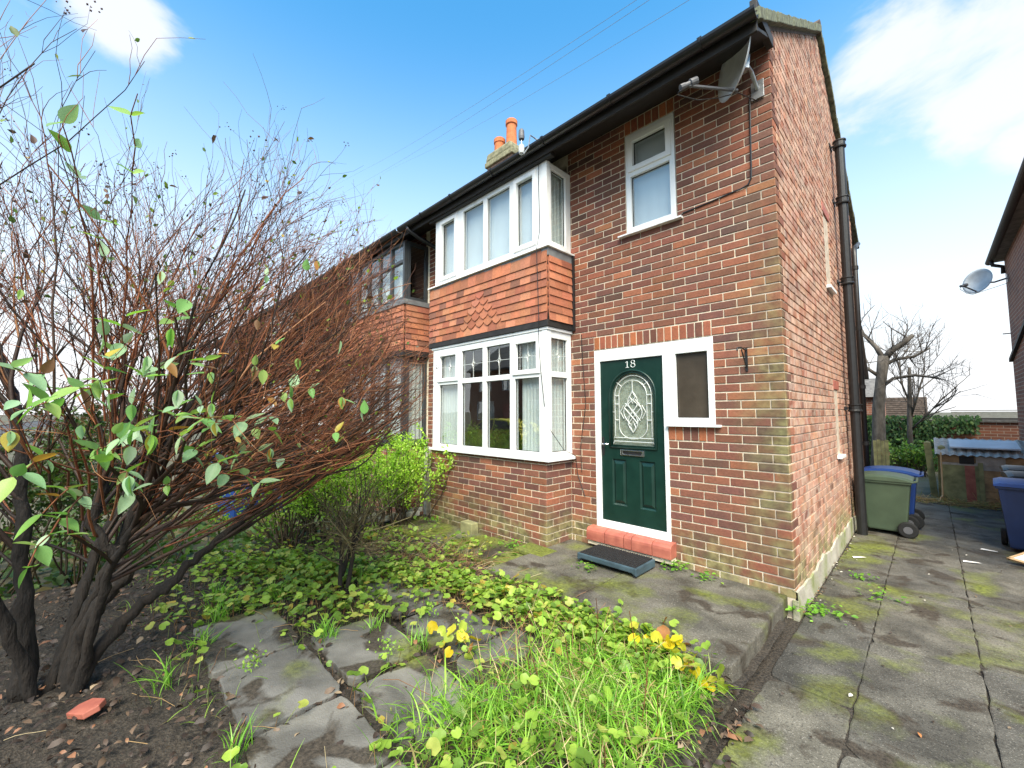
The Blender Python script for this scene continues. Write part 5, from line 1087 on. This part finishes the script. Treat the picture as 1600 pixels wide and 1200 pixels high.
# --- small twiggy bush in the garden bed
sb = thing('bare_bush', 'small leafless twiggy bush with two thin trunks in the garden bed', 'bush')
tr = []
for st_ in ([(-2.68, -2.48, -.18), (-2.70, -2.47, .08), (-2.76, -2.44, .28), (-2.88, -2.42, .45)], [(-2.66, -2.45, -.18), (-2.62, -2.42, .10), (-2.60, -2.40, .32), (-2.55, -2.34, .50)], [(-2.70, -2.46, .05), (-2.66, -2.40, .3), (-2.72, -2.32, .52), (-2.74, -2.3, .6)]):
    fine = [Vector(st_[i]).lerp(Vector(st_[i+1]), t) for i in range(3) for t in (0, .5)]+[Vector(st_[-1])]; MB().tube(fine, [.022*(1-.5*i/6) for i in range(7)], 8).build('trunk', 'bark', sb, smooth=True); tr.append([list(v) for v in fine])
tr = np.array(tr); trR = np.tile(np.linspace(.014, .006, 7), (3, 1)); BP = [((.17, .135, .07), 3), ((.24, .20, .10), 2), ((.11, .08, .05), 2)]; parts = []
def gen2(Ps, Rs, n, ln, rad, spread, up_, pal, lo=.3, pts=6, sides=3, ctr=(-2.67, -2.42)):
    pos, d, r = pick_on(Ps, Rs, n, lo, 1.); o = pos-np.array([ctr[0], ctr[1], pos[:, 2].min()]); o[:, 2] = 0; dd = d*.6+o*1.2+nr.normal(size=(n, 3))*spread; dd[:, 2] += up_; dd /= np.linalg.norm(dd, axis=1, keepdims=True)
    P, _ = shoots(pos, dd, nr.uniform(*ln, n), pts, .10, .02, upk=.03); R = np.linspace(1, .45, pts)[None]*nr.uniform(*rad, (n, 1)); parts.append(tubes(P, R, cols(pal, n, .25), sides)); return P, R
A1, B1 = gen2(tr, trR, 46, (.22, .48), (.004, .008), .5, .25, BP, .35, sides=4); A2, B2 = gen2(A1, B1, 300, (.10, .30), (.0018, .003), .55, .2, BP, .2); A3, B3 = gen2(A2, B2, 620, (.05, .15), (.0011, .0018), .6, .15, BP, .3, 4)
V, F, T = join_parts(parts); tag(link('twigs', raw_mesh('twigs', V, F, T, 'twig'), sb), kind='stuff')
pos = A2[nr.integers(0, 300, 60), -1]; v, f, t = inst(*OVATE, pos, rand_dirs(60), rand_dirs(60, 1), nr.uniform(.015, .03, 60), cols(GREENS, 60)); tag(link('leaves', raw_mesh('leaves', v, f, t, 'leaf_att'), sb), kind='stuff')

# --- bright green hedge at the boundary
def hedge(name, label, cx, cy, rx, ry, z0, z1, nleaf, pal, cat='hedge', size=(.020, .040)):
    h = thing(name, label, cat); parts = []; n = 70
    base = np.stack([cx+nr.uniform(-.8, .8, n)*rx, cy+nr.uniform(-.8, .8, n)*ry, np.full(n, z0)], 1); dd = nr.normal(size=(n, 3))*.35; dd[:, 2] = 1; dd /= np.linalg.norm(dd, axis=1, keepdims=True)
    A, _ = shoots(base, dd, nr.uniform(.55, .95, n)*(z1-z0), 7, .10, 0); B = np.linspace(1, .4, 7)[None]*nr.uniform(.006, .012, (n, 1)); parts.append(tubes(A, B, cols([((.07, .05, .035), 1), ((.12, .09, .05), 1)], n), 4))
    pos, d, _ = pick_on(A, B, 700, .35, 1.); d2 = d*.5+rand_dirs(700)*.7; d2[:, 2] += .3; d2 /= np.linalg.norm(d2, axis=1, keepdims=True); A2_, _ = shoots(pos, d2, nr.uniform(.1, .32, 700), 5, .1, 0); B2_ = np.linspace(1, .5, 5)[None]*nr.uniform(.0018, .0035, (700, 1)); parts.append(tubes(A2_, B2_, cols([((.09, .08, .04), 1), ((.13, .14, .05), 1)], 700), 3))
    V, F, T = join_parts(parts); tag(link('twigs', raw_mesh('twigs', V, F, T, 'twig'), h), kind='stuff')
    # leaves crowd the upper and outer shoots
    wgt = ((A2_[:, -1, 2]-z0)/(z1-z0)).clip(.02, 1)**1.6; wgt /= wgt.sum(); i = nr.choice(700, nleaf, p=wgt); t_ = nr.uniform(.1, 1, nleaf)*4; a = np.floor(t_).astype(int).clip(0, 3); f_ = (t_-a)[:, None]
    pos = A2_[i, a]*(1-f_)+A2_[i, a+1]*f_+nr.normal(size=(nleaf, 3))*.018; v, f, t = inst(*OVATE, pos, rand_dirs(nleaf, .3), rand_dirs(nleaf, 1.2), nr.uniform(*size, nleaf), cols(pal, nleaf, .25)); tag(link('leaves', raw_mesh('leaves', v, f, t, 'leaf_att'), h), kind='stuff'); return h
HG = [((.38, .58, .05), 4), ((.46, .65, .09), 3), ((.24, .42, .04), 3), ((.52, .64, .14), 1)]
hedge('hedge', 'bright green leafy hedge beside the left end of the bay', -4.50, -1.02, .38, .52, -.2, 1.22, 10500, HG, size=(.026, .048))
hedge('hedge', 'bright green hedge stretch farther from the bay, behind the bare bush', -4.58, -2.0, .36, .60, -.2, 1.18, 9500, HG, size=(.026, .048))
hedge('hedge', 'dull green overgrown hedge behind the big shrub', -5.0, -4.6, .45, 1.9, -.25, 1.75, 15000, [((.10, .17, .04), 3), ((.06, .11, .03), 3), ((.12, .09, .05), 2)], size=(.03, .06))
tag(MB().box(-4.98, -4.90, -.20, -.12, -.3, .86).build('boundary_post', 'oldconcrete', bevel=.008), 'pale concrete post at the left end of the bay', 'post')
kb = MB()
for i in range(7): kb.obox((-4.55+rnd.uniform(-.15, .15), -.62-i*.13, -.05+rnd.uniform(-.02, .03)), (.10, rnd.uniform(-.03, .03), .02), (0, .07, rnd.uniform(-.03, .03)), (0, 0, .035))
tag(kb.build('broken_kerb', 'oldconcrete', bevel=.012), 'heap of pale broken concrete at the foot of the bright hedge', 'rubble')
tag(MB().box(-3.48, -3.26, -.62, -.50, -.12, .02).build('concrete_block', 'timber_green', bevel=.012), 'mossy block lying against the foot of the bay wall', 'block')

def plant(name, me, label, cat, group, part='leaves'):
    t_ = thing(name, label, cat, group); tag(link(part, me, t_), kind='stuff'); return t_
# --- ground plants, litter
def band(n, line, width):
    L_ = [np.array(p) for p in line]; seg = nr.integers(0, len(L_)-1, n); t = nr.random((n, 1)); a = np.array(L_)[seg]; b = np.array(L_)[seg+1]; return a*(1-t)+b*t+nr.normal(size=(n, 2))*width
def at_z(p, z): return np.concatenate([p, np.full((len(p), 1), z)+nr.uniform(-.01, .02, (len(p), 1))], 1)
GC = np.concatenate([band(1700, [(-3.3, -2.35), (-2.6, -1.85), (-1.9, -1.58), (-1.25, -1.52), (-.75, -1.48), (-.35, -1.42)], .14), band(760, [(-4.3, -2.9), (-3.6, -2.6), (-3.0, -2.35)], .22), band(260, [(-4.4, -1.6), (-3.3, -1.25), (-2.6, -1.05)], .22), band(170, [(-1.1, -2.9), (-.5, -2.5), (-.2, -1.9)], .3)])
GC = np.concatenate([GC, np.stack([nr.uniform(-4.5, -2.3, 520), nr.uniform(-3.6, -1.3, 520)], 1), np.stack([nr.uniform(-2.4, -.6, 120), nr.uniform(-3.5, -1.6, 120)], 1), band(300, [(-3.2, -3.3), (-3.0, -2.9), (-2.5, -2.6), (-2.0, -2.2)], .15)])
fl = np.zeros(len(GC), bool)
for a, b, c, d in FL[:6]: fl |= (GC[:, 0] > a+.04) & (GC[:, 0] < b-.04) & (GC[:, 1] > c+.04) & (GC[:, 1] < d-.04)
GC = GC[~fl | (nr.random(len(GC)) < .05)]
GC = GC[(GC[:, 0] < -.12) & (GC[:, 1] < -.6) & ~((GC[:, 0] > -2.2) & (GC[:, 1] > -1.30) & (nr.random(len(GC)) > .07))]
n = len(GC); hgt = nr.uniform(.01, .10, n); pos = at_z(GC, SOIL+.04); pos[:, 2] += hgt; on_slab = (GC[:, 0] > -2.2) & (GC[:, 1] > -1.33); pos[on_slab, 2] = np.maximum(pos[on_slab, 2], PATH+.02)
GCP = [((.24, .37, .05), 4), ((.33, .46, .07), 3), ((.14, .24, .035), 3), ((.42, .45, .10), 1.6), ((.42, .32, .06), .5)]
v, f, t = inst(*ROUND, pos, np.stack([nr.normal(size=n), nr.normal(size=n), nr.normal(size=n)*.2], 1), np.stack([nr.normal(size=n)*.45, nr.normal(size=n)*.45, np.ones(n)], 1), nr.uniform(.030, .072, n), cols(GCP, n)); tag(link('ground_cover', raw_mesh('ground_cover', v, f, t, 'leaf_att')), 'low scalloped green leaves spreading over the garden bed', 'plants', kind='stuff')
P_ = np.stack([np.stack([pos[:, 0]+nr.normal(size=n)*.02, pos[:, 1]+nr.normal(size=n)*.02, pos[:, 2]-hgt-.03], 1), pos], 1); V, F, T = tubes(P_, np.full((n, 2), .0016), cols([((.20, .25, .06), 1), ((.25, .14, .06), 1)], n)); tag(link('leaf_stalks', raw_mesh('leaf_stalks', V, F, T, 'twig')), 'thin stalks under the low green leaves', 'plants', kind='stuff')
n = 2300; gp = np.concatenate([nr.normal(size=(2900, 2))*np.array([.28, .27])+np.array([-.48, -1.98]), nr.normal(size=(800, 2))*np.array([.22, .2])+np.array([-.82, -2.55]), nr.normal(size=(300, 2))*np.array([.10, .12])+np.array([-.22, -1.70])])
gp = gp[(gp[:, 0] < -.08) & (gp[:, 1] < -1.38)]; n = len(gp); az = nr.uniform(0, 6.28, n)
v, f, t = blades(at_z(gp, SOIL+.01), az, nr.uniform(.10, .28, n), nr.uniform(.1, 1.3, n), nr.choice([.003, .004, .006, .009], n), cols([((.23, .45, .045), 4), ((.32, .54, .07), 3), ((.12, .26, .03), 3), ((.42, .46, .16), .8), ((.40, .30, .14), .5)], n, .3), 5, 1.5); tag(link('long_grass', raw_mesh('long_grass', v, f, t, 'blade')), 'patch of long bright green grass in the front of the bed', 'grass', kind='stuff')
n = 2600; gp = np.stack([nr.uniform(-4.5, -.5, n), nr.uniform(-3.8, -1.35, n)], 1); gp = gp[(np.sin(gp[:, 0]*5.1)+np.cos(gp[:, 1]*6.3+gp[:, 0]*2)) > .25]; fl = np.zeros(len(gp), bool)
for a, b, c, d in FL: fl |= (gp[:, 0] > a+.03) & (gp[:, 0] < b-.03) & (gp[:, 1] > c+.03) & (gp[:, 1] < d-.03)
gp = gp[~fl | (nr.random(len(gp)) < .12)]; n = len(gp)
v, f, t = blades(at_z(gp, SOIL+.02), nr.uniform(0, 6.28, n), nr.uniform(.04, .13, n), nr.uniform(.1, 1.2, n), nr.uniform(.002, .005, n), cols([((.20, .36, .05), 3), ((.28, .42, .07), 2), ((.12, .22, .03), 3), ((.40, .30, .13), 2)], n, .3), 5, 1.0); tag(link('sparse_grass', raw_mesh('sparse_grass', v, f, t, 'blade')), 'thin short grass and moss blades scattered over the bed', 'grass', kind='stuff')
n = 520; gp = nr.normal(size=(n, 2))*np.array([.30, .28])+np.array([-.5, -2.05]); gp = gp[(gp[:, 0] < -.08) & (gp[:, 1] < -1.38)]; n = len(gp)
v, f, t = blades(at_z(gp, SOIL+.03), nr.uniform(0, 6.28, n), nr.uniform(.10, .26, n), nr.uniform(.5, 1.4, n), nr.uniform(.0015, .004, n), cols([((.46, .34, .17), 3), ((.32, .20, .10), 2), ((.55, .48, .30), 1)], n, .2), 5, .8); tag(link('dead_blades', raw_mesh('dead_blades', v, f, t, 'litter')), 'withered straw-brown blades tangled in the long grass', 'grass', kind='stuff')
n = 2600; q = np.stack([nr.uniform(-8.0, -4.7, n), nr.uniform(-6.4, -1.0, n)], 1); pos = np.concatenate([q, np.full((n, 1), -.30)+nr.uniform(0, .16, (n, 1))], 1)
v, f, t = inst(*ROUND, pos, rand_dirs(n), np.stack([nr.normal(size=n)*.5, nr.normal(size=n)*.5, np.ones(n)], 1), nr.uniform(.05, .13, n), cols([((.10, .18, .04), 3), ((.06, .11, .03), 3), ((.16, .13, .06), 2)], n)); tag(link('neighbour_weeds', raw_mesh('neighbour_weeds', v, f, t, 'leaf_att')), 'dull weeds covering the garden next door behind the big shrub', 'plants', kind='stuff')
# tufts one can count
for i, (x, y, k, ln, lb) in enumerate(((-2.13, -2.80, 60, .20, 'spiky grass tuft between the flags and the bare bush'), (-2.02, -2.50, 26, .17, 'small upright grass tuft right of the bare bush'), (-2.95, -3.25, 45, .22, 'grass tuft at the left edge of the nearest flag'), (-2.62, -3.40, 40, .20, 'leaning grass tuft beside the brick fragment'), (-3.05, -2.85, 50, .20, 'grass tuft under the right arching stem of the shrub'),
        (-1.62, -2.38, 36, .17, 'grass tuft at the corner between two flags'), (-2.3, -3.62, 30, .24, 'thin drooping grass tuft near the front flag'), (-3.35, -3.2, 60, .22, 'broad bright grass tuft behind the shrub stems'), (-1.47, -3.46, 26, .2, 'grass tuft at the bottom edge between flags'), (-2.85, -2.2, 34, .2, 'grass tuft behind the trunks of the bare bush'))):
    p = nr.normal(size=(k, 2))*.035+np.array([x, y]); v, f, t = blades(at_z(p, SOIL), nr.uniform(0, 6.28, k), nr.uniform(.5, 1.1, k)*ln, nr.uniform(.0, .6, k), nr.uniform(.004, .008, k), cols([((.20, .42, .045), 3), ((.28, .52, .07), 2), ((.13, .30, .03), 2)], k), 5, 1.1)
    plant('grass_tuft', raw_mesh('blades', v, f, t, 'blade'), lb, 'grass tuft', 'grass tufts between the flags', 'blades')
# ferny seedlings on the flags
for i, (x, y, lb) in enumerate(((-1.45, -2.15, 'pale green feathery seedling among the flags'), (-1.62, -2.62, 'feathery green seedling at the edge of the middle flag'), (-1.85, -2.15, 'feathery seedling below the ground-cover leaves'), (-2.05, -3.25, 'tiny feathery weed on the near flag'))):
    k = 70; p = nr.normal(size=(k, 3))*np.array([.035, .035, .03])+np.array([x, y, SOIL+.11]); v, f, t = inst(*OVATE, p, rand_dirs(k, .4), rand_dirs(k, 1), nr.uniform(.012, .028, k), cols([((.34, .50, .09), 2), ((.24, .42, .06), 2)], k)); plant('seedling', raw_mesh('leaves', v, f, t, 'leaf_att'), lb, 'weed', 'feathery seedlings', 'leaves')
# yellowing plants
for i, (x, y, k, lb) in enumerate(((-1.34, -2.27, 16, 'yellow-leaved plant on the flags in mid bed'), (-.42, -1.42, 30, 'yellow and brown geranium leaves at the corner of the path slab'), (-.15, -1.52, 16, 'yellow-green leaves hanging by the end of the path slab'))):
    p = nr.normal(size=(k, 3))*np.array([.085, .06, .025])+np.array([x, y, -.03]); v, f, t = inst(*ROUND, p, rand_dirs(k), np.stack([nr.normal(size=k)*.6, nr.normal(size=k)*.6-.3, np.ones(k)], 1), nr.uniform(.05, .085, k), cols([((.66, .48, .02), 4), ((.60, .55, .06), 2), ((.32, .14, .05), 2), ((.35, .42, .06), 2)], k))
    plant('yellow_plant', raw_mesh('leaves', v, f, t, 'leaf_att'), lb, 'plant', 'yellowing plants', 'leaves')
# dead leaves and straw
n = 8200; p = np.stack([nr.uniform(-4.6, -.05, n), nr.uniform(-6., -1.35, n)], 1); fl = np.zeros(n, bool)
for a, b, c, d in FL: fl |= (p[:, 0] > a+.03) & (p[:, 0] < b-.03) & (p[:, 1] > c+.03) & (p[:, 1] < d-.03)
p = p[~fl | (nr.random(n) < .06)]; extra = np.stack([nr.normal(.02, .05, 260), nr.uniform(-3.2, -1.35, 260)], 1); p = np.concatenate([p, extra]); n = len(p); zz_ = np.where(p[:, 0] > .0, DRIVE+.012, SOIL+.03)
pos = np.concatenate([p, zz_[:, None]+nr.uniform(-.01, .015, (n, 1))], 1); CURL = (np.array([(0, 0, 0), (.3, .22, .26), (.34, -.2, .10), (.7, .17, .34), (.66, -.24, .16), (1, .05, .12)]), np.array([(0, 2, 1), (1, 2, 3), (2, 4, 3), (3, 4, 5)]))
v, f, t = inst(*CURL, pos, np.stack([nr.normal(size=n), nr.normal(size=n), nr.normal(size=n)*.2], 1), np.stack([nr.normal(size=n)*.4, nr.normal(size=n)*.4, np.ones(n)], 1), nr.uniform(.02, .065, n)*nr.choice([.6, 1., 1.], n), cols([((.030, .019, .013), 5), ((.06, .038, .026), 3), ((.13, .085, .055), 2), ((.22, .10, .05), .6), ((.30, .22, .14), .3)], n)); tag(link('leaf_litter', raw_mesh('leaf_litter', v, f, t, 'litter')), 'dark wet dead leaves over the soil', 'litter', kind='stuff')
q = np.concatenate([band(420, [(-3.4, -1.9), (-2.6, -1.5), (-1.6, -1.5), (-.6, -1.5)], .16), band(380, [(-4.2, -1.7), (-3.0, -1.4), (-2.4, -1.2)], .2), band(90, [(-1.2, -2.3), (-.4, -1.8)], .25), np.stack([nr.uniform(-4.5, -.3, 120), nr.uniform(-4.4, -1.5, 120)], 1)]); q = q[(q[:, 0] < -.06) & (q[:, 1] < -1.0)]; n = len(q)
d = np.stack([nr.normal(size=n), nr.normal(size=n), nr.uniform(0, .9, n)], 1); d /= np.linalg.norm(d, axis=1, keepdims=True); P_, _ = shoots(at_z(q, SOIL+.03), d, nr.uniform(.10, .38, n), 5, .10, .25); P_[..., 2] = np.maximum(P_[..., 2], SOIL+.035); V, F, T = tubes(P_, np.full((n, 5), .0017), cols([((.40, .26, .12), 3), ((.28, .14, .07), 3), ((.52, .42, .25), 1.5)], n)); tag(link('dry_stems', raw_mesh('dry_stems', V, F, T, 'twig')), 'straw-coloured dead stems lying through the ground cover', 'straw', kind='stuff')
# dock stems in the grass
n = 14; q = nr.normal(size=(n, 2))*np.array([.3, .3])+np.array([-.45, -2.0]); q = q[q[:, 0] < -.1]; n = len(q); d = np.stack([nr.normal(size=n)*.15, nr.normal(size=n)*.15, np.ones(n)], 1); P_, _ = shoots(at_z(q, SOIL), d, nr.uniform(.2, .4, n), 5, .05, 0); V, F, T = tubes(P_, np.full((n, 5), .0028), cols([((.16, .06, .03), 1)], n)); tag(link('dead_stalks', raw_mesh('dead_stalks', V, F, T, 'twig')), 'upright dead brown stalks in the long grass', 'stalks', kind='stuff')
# weeds along the walls
for i, (x, y, z, k, r_, lb) in enumerate(((-.93, -.10, PATH, 60, .07, 'clump of green weeds at the right end of the door threshold'), (-1.5, -.68, PATH, 26, .05, 'little weed growing under the front of the plastic step'), (-.62, -.16, PATH, 26, .05, 'sprig of weed at the foot of the wall by the corner'), (.10, .22, DRIVE, 110, .09, 'leafy weeds where the corner of the house meets the drive'), (.42, .95, DRIVE, 34, .10, 'flat weeds growing in the joint of the drive slabs'), (.30, 1.35, DRIVE, 30, .07, 'small weeds in the drive beside the gable plinth'), (-2.5, -.62, -.1, 60, .09, 'weeds at the corner of the bay wall'), (-4.1, -.62, -.1, 60, .09, 'weeds at the left foot of the bay wall'), (-.03, -.02, DRIVE+.05, 24, .04, 'weed rooted under the corner of the path slab'))):
    p = nr.normal(size=(k, 3))*np.array([r_, r_*.8, .018])+np.array([x, y, z+.03]); p[:, 2] = np.maximum(p[:, 2], z+.006); v, f, t = inst(*OVATE, p, np.stack([nr.normal(size=k), nr.normal(size=k), nr.uniform(-.1, .5, k)], 1), np.stack([nr.normal(size=k)*.4, nr.normal(size=k)*.4, np.ones(k)], 1), nr.uniform(.025, .055, k), cols(GREENS, k)); plant('weed', raw_mesh('leaves', v, f, t, 'leaf_att'), lb, 'weed', 'weeds in the joints', 'leaves')
bp = MB().prism([(-.075, -.05), (.06, -.055), (.085, .0), (.055, .045), (-.05, .05), (-.085, .01)], -.012, .018, 'xy').build('brick_fragment', 'red', bevel=.004); bp.location = (-2.30, -3.92, SOIL+.04); bp.rotation_euler = (.15, -.2, .5); tag(bp, 'flat orange fragment of broken brick on the soil under the shrub', 'brick')
for i, (x, y, rz, lb) in enumerate(((1.05, 2.75, .3, 'white scrap of paper on the drive near the navy bin'), (1.22, 3.45, -.2, 'white scrap beside the foot of the navy bin'), (.18, 2.1, .8, 'pale scrap near the gable plinth'))):
    o = tag(MB().add([(-.07, -.015, 0), (.07, -.02, .006), (.06, .02, .002), (-.06, .018, .008)], [(0, 1, 2, 3)]).build('paper_scrap', 'whiteboard', fixn=False), lb, 'litter', 'scraps on the drive'); o.location = (x, y, DRIVE+.008); o.rotation_euler = (0, 0, rz)
n = 380; q = np.concatenate([np.stack([nr.uniform(0, 1.9, 200), nr.uniform(-2.5, 6, 200)], 1), np.stack([nr.normal(.03, .03, 180), nr.uniform(.1, 3.2, 180)], 1)]); pos = np.concatenate([q, np.full((n, 1), DRIVE+.008)], 1); v, f, t = inst(*CURL, pos, np.stack([nr.normal(size=n), nr.normal(size=n), np.zeros(n)], 1), np.stack([np.zeros(n), np.zeros(n), np.ones(n)], 1), nr.uniform(.012, .035, n), cols([((.05, .035, .025), 3), ((.14, .10, .06), 2), ((.4, .16, .05), .4), ((.45, .42, .36), .6)], n)); tag(link('drive_debris', raw_mesh('drive_debris', v, f, t, 'litter')), 'scattered dead leaves and crumbs on the drive', 'litter', kind='stuff')
# straw heap at the end of the drive
n = 700; q = np.stack([nr.uniform(.5, 2.0, n), nr.normal(6.72, .12, n)], 1); d = np.stack([nr.normal(size=n), nr.normal(size=n), nr.uniform(0, .5, n)], 1); P_, _ = shoots(np.concatenate([q, np.full((n, 1), DRIVE)+nr.uniform(0, .06, (n, 1))], 1), d/np.linalg.norm(d, axis=1, keepdims=True), nr.uniform(.06, .2, n), 3, .1, .2); V, F, T = tubes(P_, np.full((n, 3), .003), cols([((.55, .38, .16), 3), ((.45, .28, .10), 2), ((.3, .34, .08), 1)], n)); tag(link('dead_grass', raw_mesh('dead_grass', V, F, T, 'twig')), 'straw-coloured dead grass before the shed', 'straw', kind='stuff')
# ivy on the back wall
iv = thing('ivy', 'dense dark ivy covering the left part of the back garden wall', 'ivy'); n = 5200
q = np.stack([nr.uniform(-1.2, 1.7, n), 12.48-np.abs(nr.normal(size=n))*.12, nr.uniform(-.2, 1.32, n)], 1); q = q[(q[:, 0] < .75+.5*nr.random(n)) | (q[:, 2] > .85)]; n = len(q); v, f, t = inst(*OVATE, q, np.stack([nr.normal(size=n)*.5, -np.ones(n)*.3, -np.ones(n)], 1), np.stack([nr.normal(size=n)*.5, -np.ones(n), nr.uniform(0, .8, n)], 1), nr.uniform(.05, .11, n), cols([((.045, .10, .035), 4), ((.08, .16, .05), 3), ((.16, .24, .08), 1)], n)); tag(link('leaves', raw_mesh('leaves', v, f, t, 'leaf_att'), iv), kind='stuff')
MB().tube([(.2, 12.44, -.2), (.25, 12.42, .4), (.1, 12.42, 1.0)], .02, 6).build('stem', 'bark', iv)
hedge('laurel_bush', 'bright green bush in front of the ivy at the back of the garden', .35, 11.0, .45, .4, -.25, .62, 1300, [((.16, .30, .05), 3), ((.28, .42, .06), 2), ((.08, .16, .04), 2)], 'bush', (.05, .10))
# bare tree behind the house
def bare_tree(label, trunk, limbs, n1, n2, n3, scale=1., name='bare_tree', group='bare trees behind'):
    t_ = thing(name, label, 'tree', group); MB().tube([Vector(p) for p, r in trunk], [r for p, r in trunk], 12).build('trunk', 'treebark', t_, smooth=True); lp = []
    for lm_ in limbs: MB().tube([Vector(p) for p, r in lm_], [r*.68 for p, r in lm_], 8).build('limb', 'treebark', t_, smooth=True); P_ = np.array([p for p, r in lm_]); s_ = np.linspace(0, len(P_)-1, 6); a = np.floor(s_).astype(int).clip(0, len(P_)-2); lp.append(P_[a]*(1-(s_-a)[:, None])+P_[a+1]*(s_-a)[:, None])
    lp = np.array(lp); lr = np.tile(np.linspace(.05, .03, 6), (len(lp), 1)); parts = []; BT = [((.13, .11, .095), 2), ((.18, .155, .135), 2), ((.09, .075, .065), 1)]
    def g_(Ps, Rs, n, ln, rad, sp, upk, sides): pos, d, _ = pick_on(Ps, Rs, n, .2, 1.); dd = d*.7+nr.normal(size=(n, 3))*sp; dd[:, 2] += .35; dd /= np.linalg.norm(dd, axis=1, keepdims=True); P, _ = shoots(pos, dd, nr.uniform(*ln, n)*scale, 6, .10, 0, upk=upk); R = np.linspace(1, .4, 6)[None]*nr.uniform(*rad, (n, 1)); parts.append(tubes(P, R, cols(BT, n), sides)); return P, R
    a, b = g_(lp, lr, n1, (.6, 1.5), (.010, .02), .5, .03, 5); a2, b2 = g_(a, b, n2, (.4, 1.0), (.005, .009), .45, .03, 3); g_(a2, b2, n3, (.2, .6), (.003, .005), .45, .02, 3)
    V, F, T = join_parts(parts); tag(link('crown', raw_mesh('crown', V, F, T, 'twig'), t_), kind='stuff')
bare_tree('pollarded bare tree with thick trunk rising behind the rear fence', [((-.20, 10.5, -.3), .20), ((-.18, 10.5, .3), .155), ((-.15, 10.52, .9), .14), ((-.13, 10.5, 1.5), .13), ((-.07, 10.48, 2.0), .115), ((-.02, 10.5, 2.4), .115), ((.04, 10.5, 2.85), .13)],
   [[((.04, 10.5, 2.75), .13), ((.20, 10.45, 2.98), .11), ((.45, 10.4, 3.15), .09), ((.62, 10.4, 3.32), .07)], [((.02, 10.5, 2.8), .10), ((-.10, 10.55, 3.1), .08), ((-.35, 10.6, 3.5), .06), ((-.5, 10.6, 4.0), .04)], [((-.1, 10.5, 2.0), .08), ((.2, 10.4, 2.25), .06), ((.6, 10.3, 2.3), .05), ((1.0, 10.2, 2.2), .03)], [((.02, 10.5, 2.6), .08), ((.25, 10.6, 2.75), .06), ((.6, 10.7, 2.8), .05), ((.9, 10.8, 3.0), .03)], [((-.05, 10.5, 2.3), .07), ((-.35, 10.4, 2.6), .05), ((-.6, 10.3, 3.0), .04)]], 42, 170, 520, .58)
bare_tree('slimmer bare tree to the right of the pollarded one, by the ivy', [((.42, 11.6, -.3), .07), ((.40, 11.6, .8), .06), ((.45, 11.6, 1.8), .05), ((.48, 11.6, 2.6), .035)], [[((.43, 11.6, 1.2), .04), ((.6, 11.5, 1.8), .03), ((.75, 11.4, 2.4), .02)], [((.45, 11.6, 1.6), .035), ((.3, 11.6, 2.2), .03), ((.3, 11.6, 2.9), .02)], [((.42, 11.6, .9), .04), ((.75, 11.5, 1.3), .03), ((1.1, 11.4, 1.8), .02)]], 26, 90, 220, .8)
